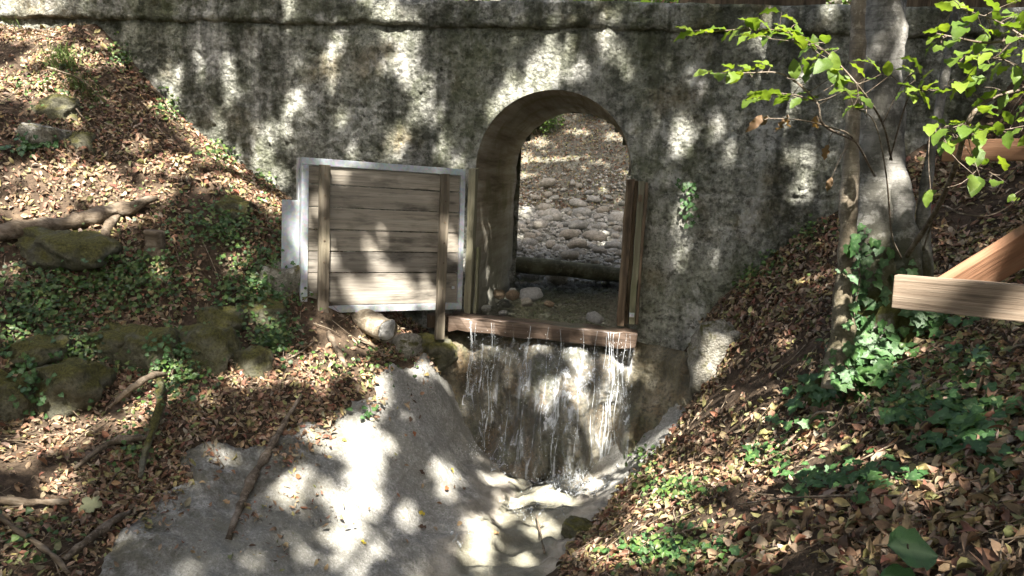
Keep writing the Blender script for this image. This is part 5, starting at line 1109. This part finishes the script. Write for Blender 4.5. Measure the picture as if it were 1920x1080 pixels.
for k in range(len(TR) + 1):
    sel = own == k
    if not sel.any(): continue
    r = np.random.default_rng(50 + k); V, Fs, K = leaf_cloud(P[sel], N[sel], r.uniform(0.15, 0.23, sel.sum()), r, 0.62, 0.2, None); me = mesh_np("crown", V, Fs, False)
    if k == len(TR): under(obj("crown", me, MAT['canopy']), beech); lo = np.array(tp[-2]); par = beech
    else:
        x, y, lab = TR[k]; z0 = float(upz(np.array([x]), np.array([y]))[0]) if y > 2 else float(terrain(np.array([[x, y]]))[0]); par = empty("beech_tree", (x, y, z0), lab, "tree", "unseen canopy trees shaped to dapple the gully")
        V, F = tube_np([(x, y, z0 - 0.4), (x + .05, y, z0 + 1.2), (x - .1, y + .05, z0 + 3.5), (x, y, 6.5), (x + .1, y, 9.6), (x, y, 12.0)], [0.36, 0.25, 0.21, 0.17, 0.1, 0.02], 16, 6, 0.15, 2, k)
        under(obj("trunk", mesh_np("trunk", V, F), MAT['bark']), par); under(obj("crown", me, MAT['canopy']), par); lo = np.array((x, y, 6.8))
    pk = P[sel]; limb = Acc()
    for j in rc.choice(len(pk), min(9, len(pk)), replace=False):
        e = pk[j]; V, F = tube_np([lo + (0, 0, rc.uniform(0, 1.2)), lo * 0.5 + e * 0.5 + (0, 0, 0.5), e], [0.06, 0.04, 0.012], 7, 5, 0.1, 3, j); limb.add(V, F)
    under(obj("limbs", limb.mesh("limbs"), MAT['bark']), par)
n = 26000; th = rc.uniform(math.radians(172), math.radians(368), n); rr_ = rc.uniform(9.5, 14.0, n); tx = 0.5 + rr_ * np.cos(th); ty = -2.0 + rr_ * np.sin(th); tz = rc.uniform(-1.0, 8.0, n)  # ring of unseen leaves put in to cut sky fill and deepen shade
hx = rc.uniform(-15, 15, 14000); hy = rc.uniform(12.0, 17.5, 14000); tx = np.append(tx, hx); ty = np.append(ty, hy); tz = np.append(tz, upz(hx, hy) + rc.uniform(0, 6.0, 14000) * rc.random(14000))
ok_ = fbm(np.column_stack([tx, ty, tz]), 0.35, 3) < 0.28; Pt = np.column_stack([tx, ty, tz])[ok_]; Nt = rc.normal(0, 0.6, (len(Pt), 3)) + (0, 0, 1); Nt /= np.linalg.norm(Nt, axis=1)[:, None]
V, Fs, K = leaf_cloud(Pt, Nt, rc.uniform(0.28, 0.45, len(Pt)), rc, 0.62, 0.2, None); obj("woodland", mesh_np("woodland", V, Fs, False), MAT['canopy'], kind="stuff", label="green woodland undergrowth added round the gully to shut out low sky light", cat="woodland")
# shrubs on the far bank and behind the wall top
for px, py, Y, s, lab in ((1075, 205, 11.6, 0.55, "leafy shrub at the top of the bank through the arch"), (1130, 222, 11.0, 0.4, "small leafy shrub right of the other one behind the arch"), (1010, 232, 10.5, 0.45, "dark shrub left on the bank behind the arch")):
    c = at_y(px, py, Y); c[2] = float(upz(c[:1], c[1:2])[0]); e = empty("shrub", c, lab, "shrub", "shrubs behind the arch"); r = np.random.default_rng(int(px)); n = 900
    d3 = r.normal(0, 1, (n, 3)); d3 /= np.linalg.norm(d3, axis=1)[:, None]; Pq = c + (0, 0, s * 0.8) + d3 * s * (r.random((n, 1)) ** 0.4) * (1.3, 1, 0.8); N_ = np.array((0, -0.3, 1)) + r.normal(0, 0.5, (n, 3)); N_ /= np.linalg.norm(N_, axis=1)[:, None]
    V, Fs, K = leaf_cloud(Pq, N_, r.uniform(0.06, 0.11, n), r, 0.6, 0.2, False); under(obj("foliage", mesh_np("foliage", V, Fs, False), MAT['canopy']), e)
    st = Acc()
    for j in range(6): V, F = tube_np([c, c + (0, 0, s * 0.5) + r.normal(0, .1, 3), Pq[j * 9]], [0.015, 0.01, 0.004], 5, 3); st.add(V, F)
    under(obj("stem", st.mesh("stem"), MAT['twig']), e)
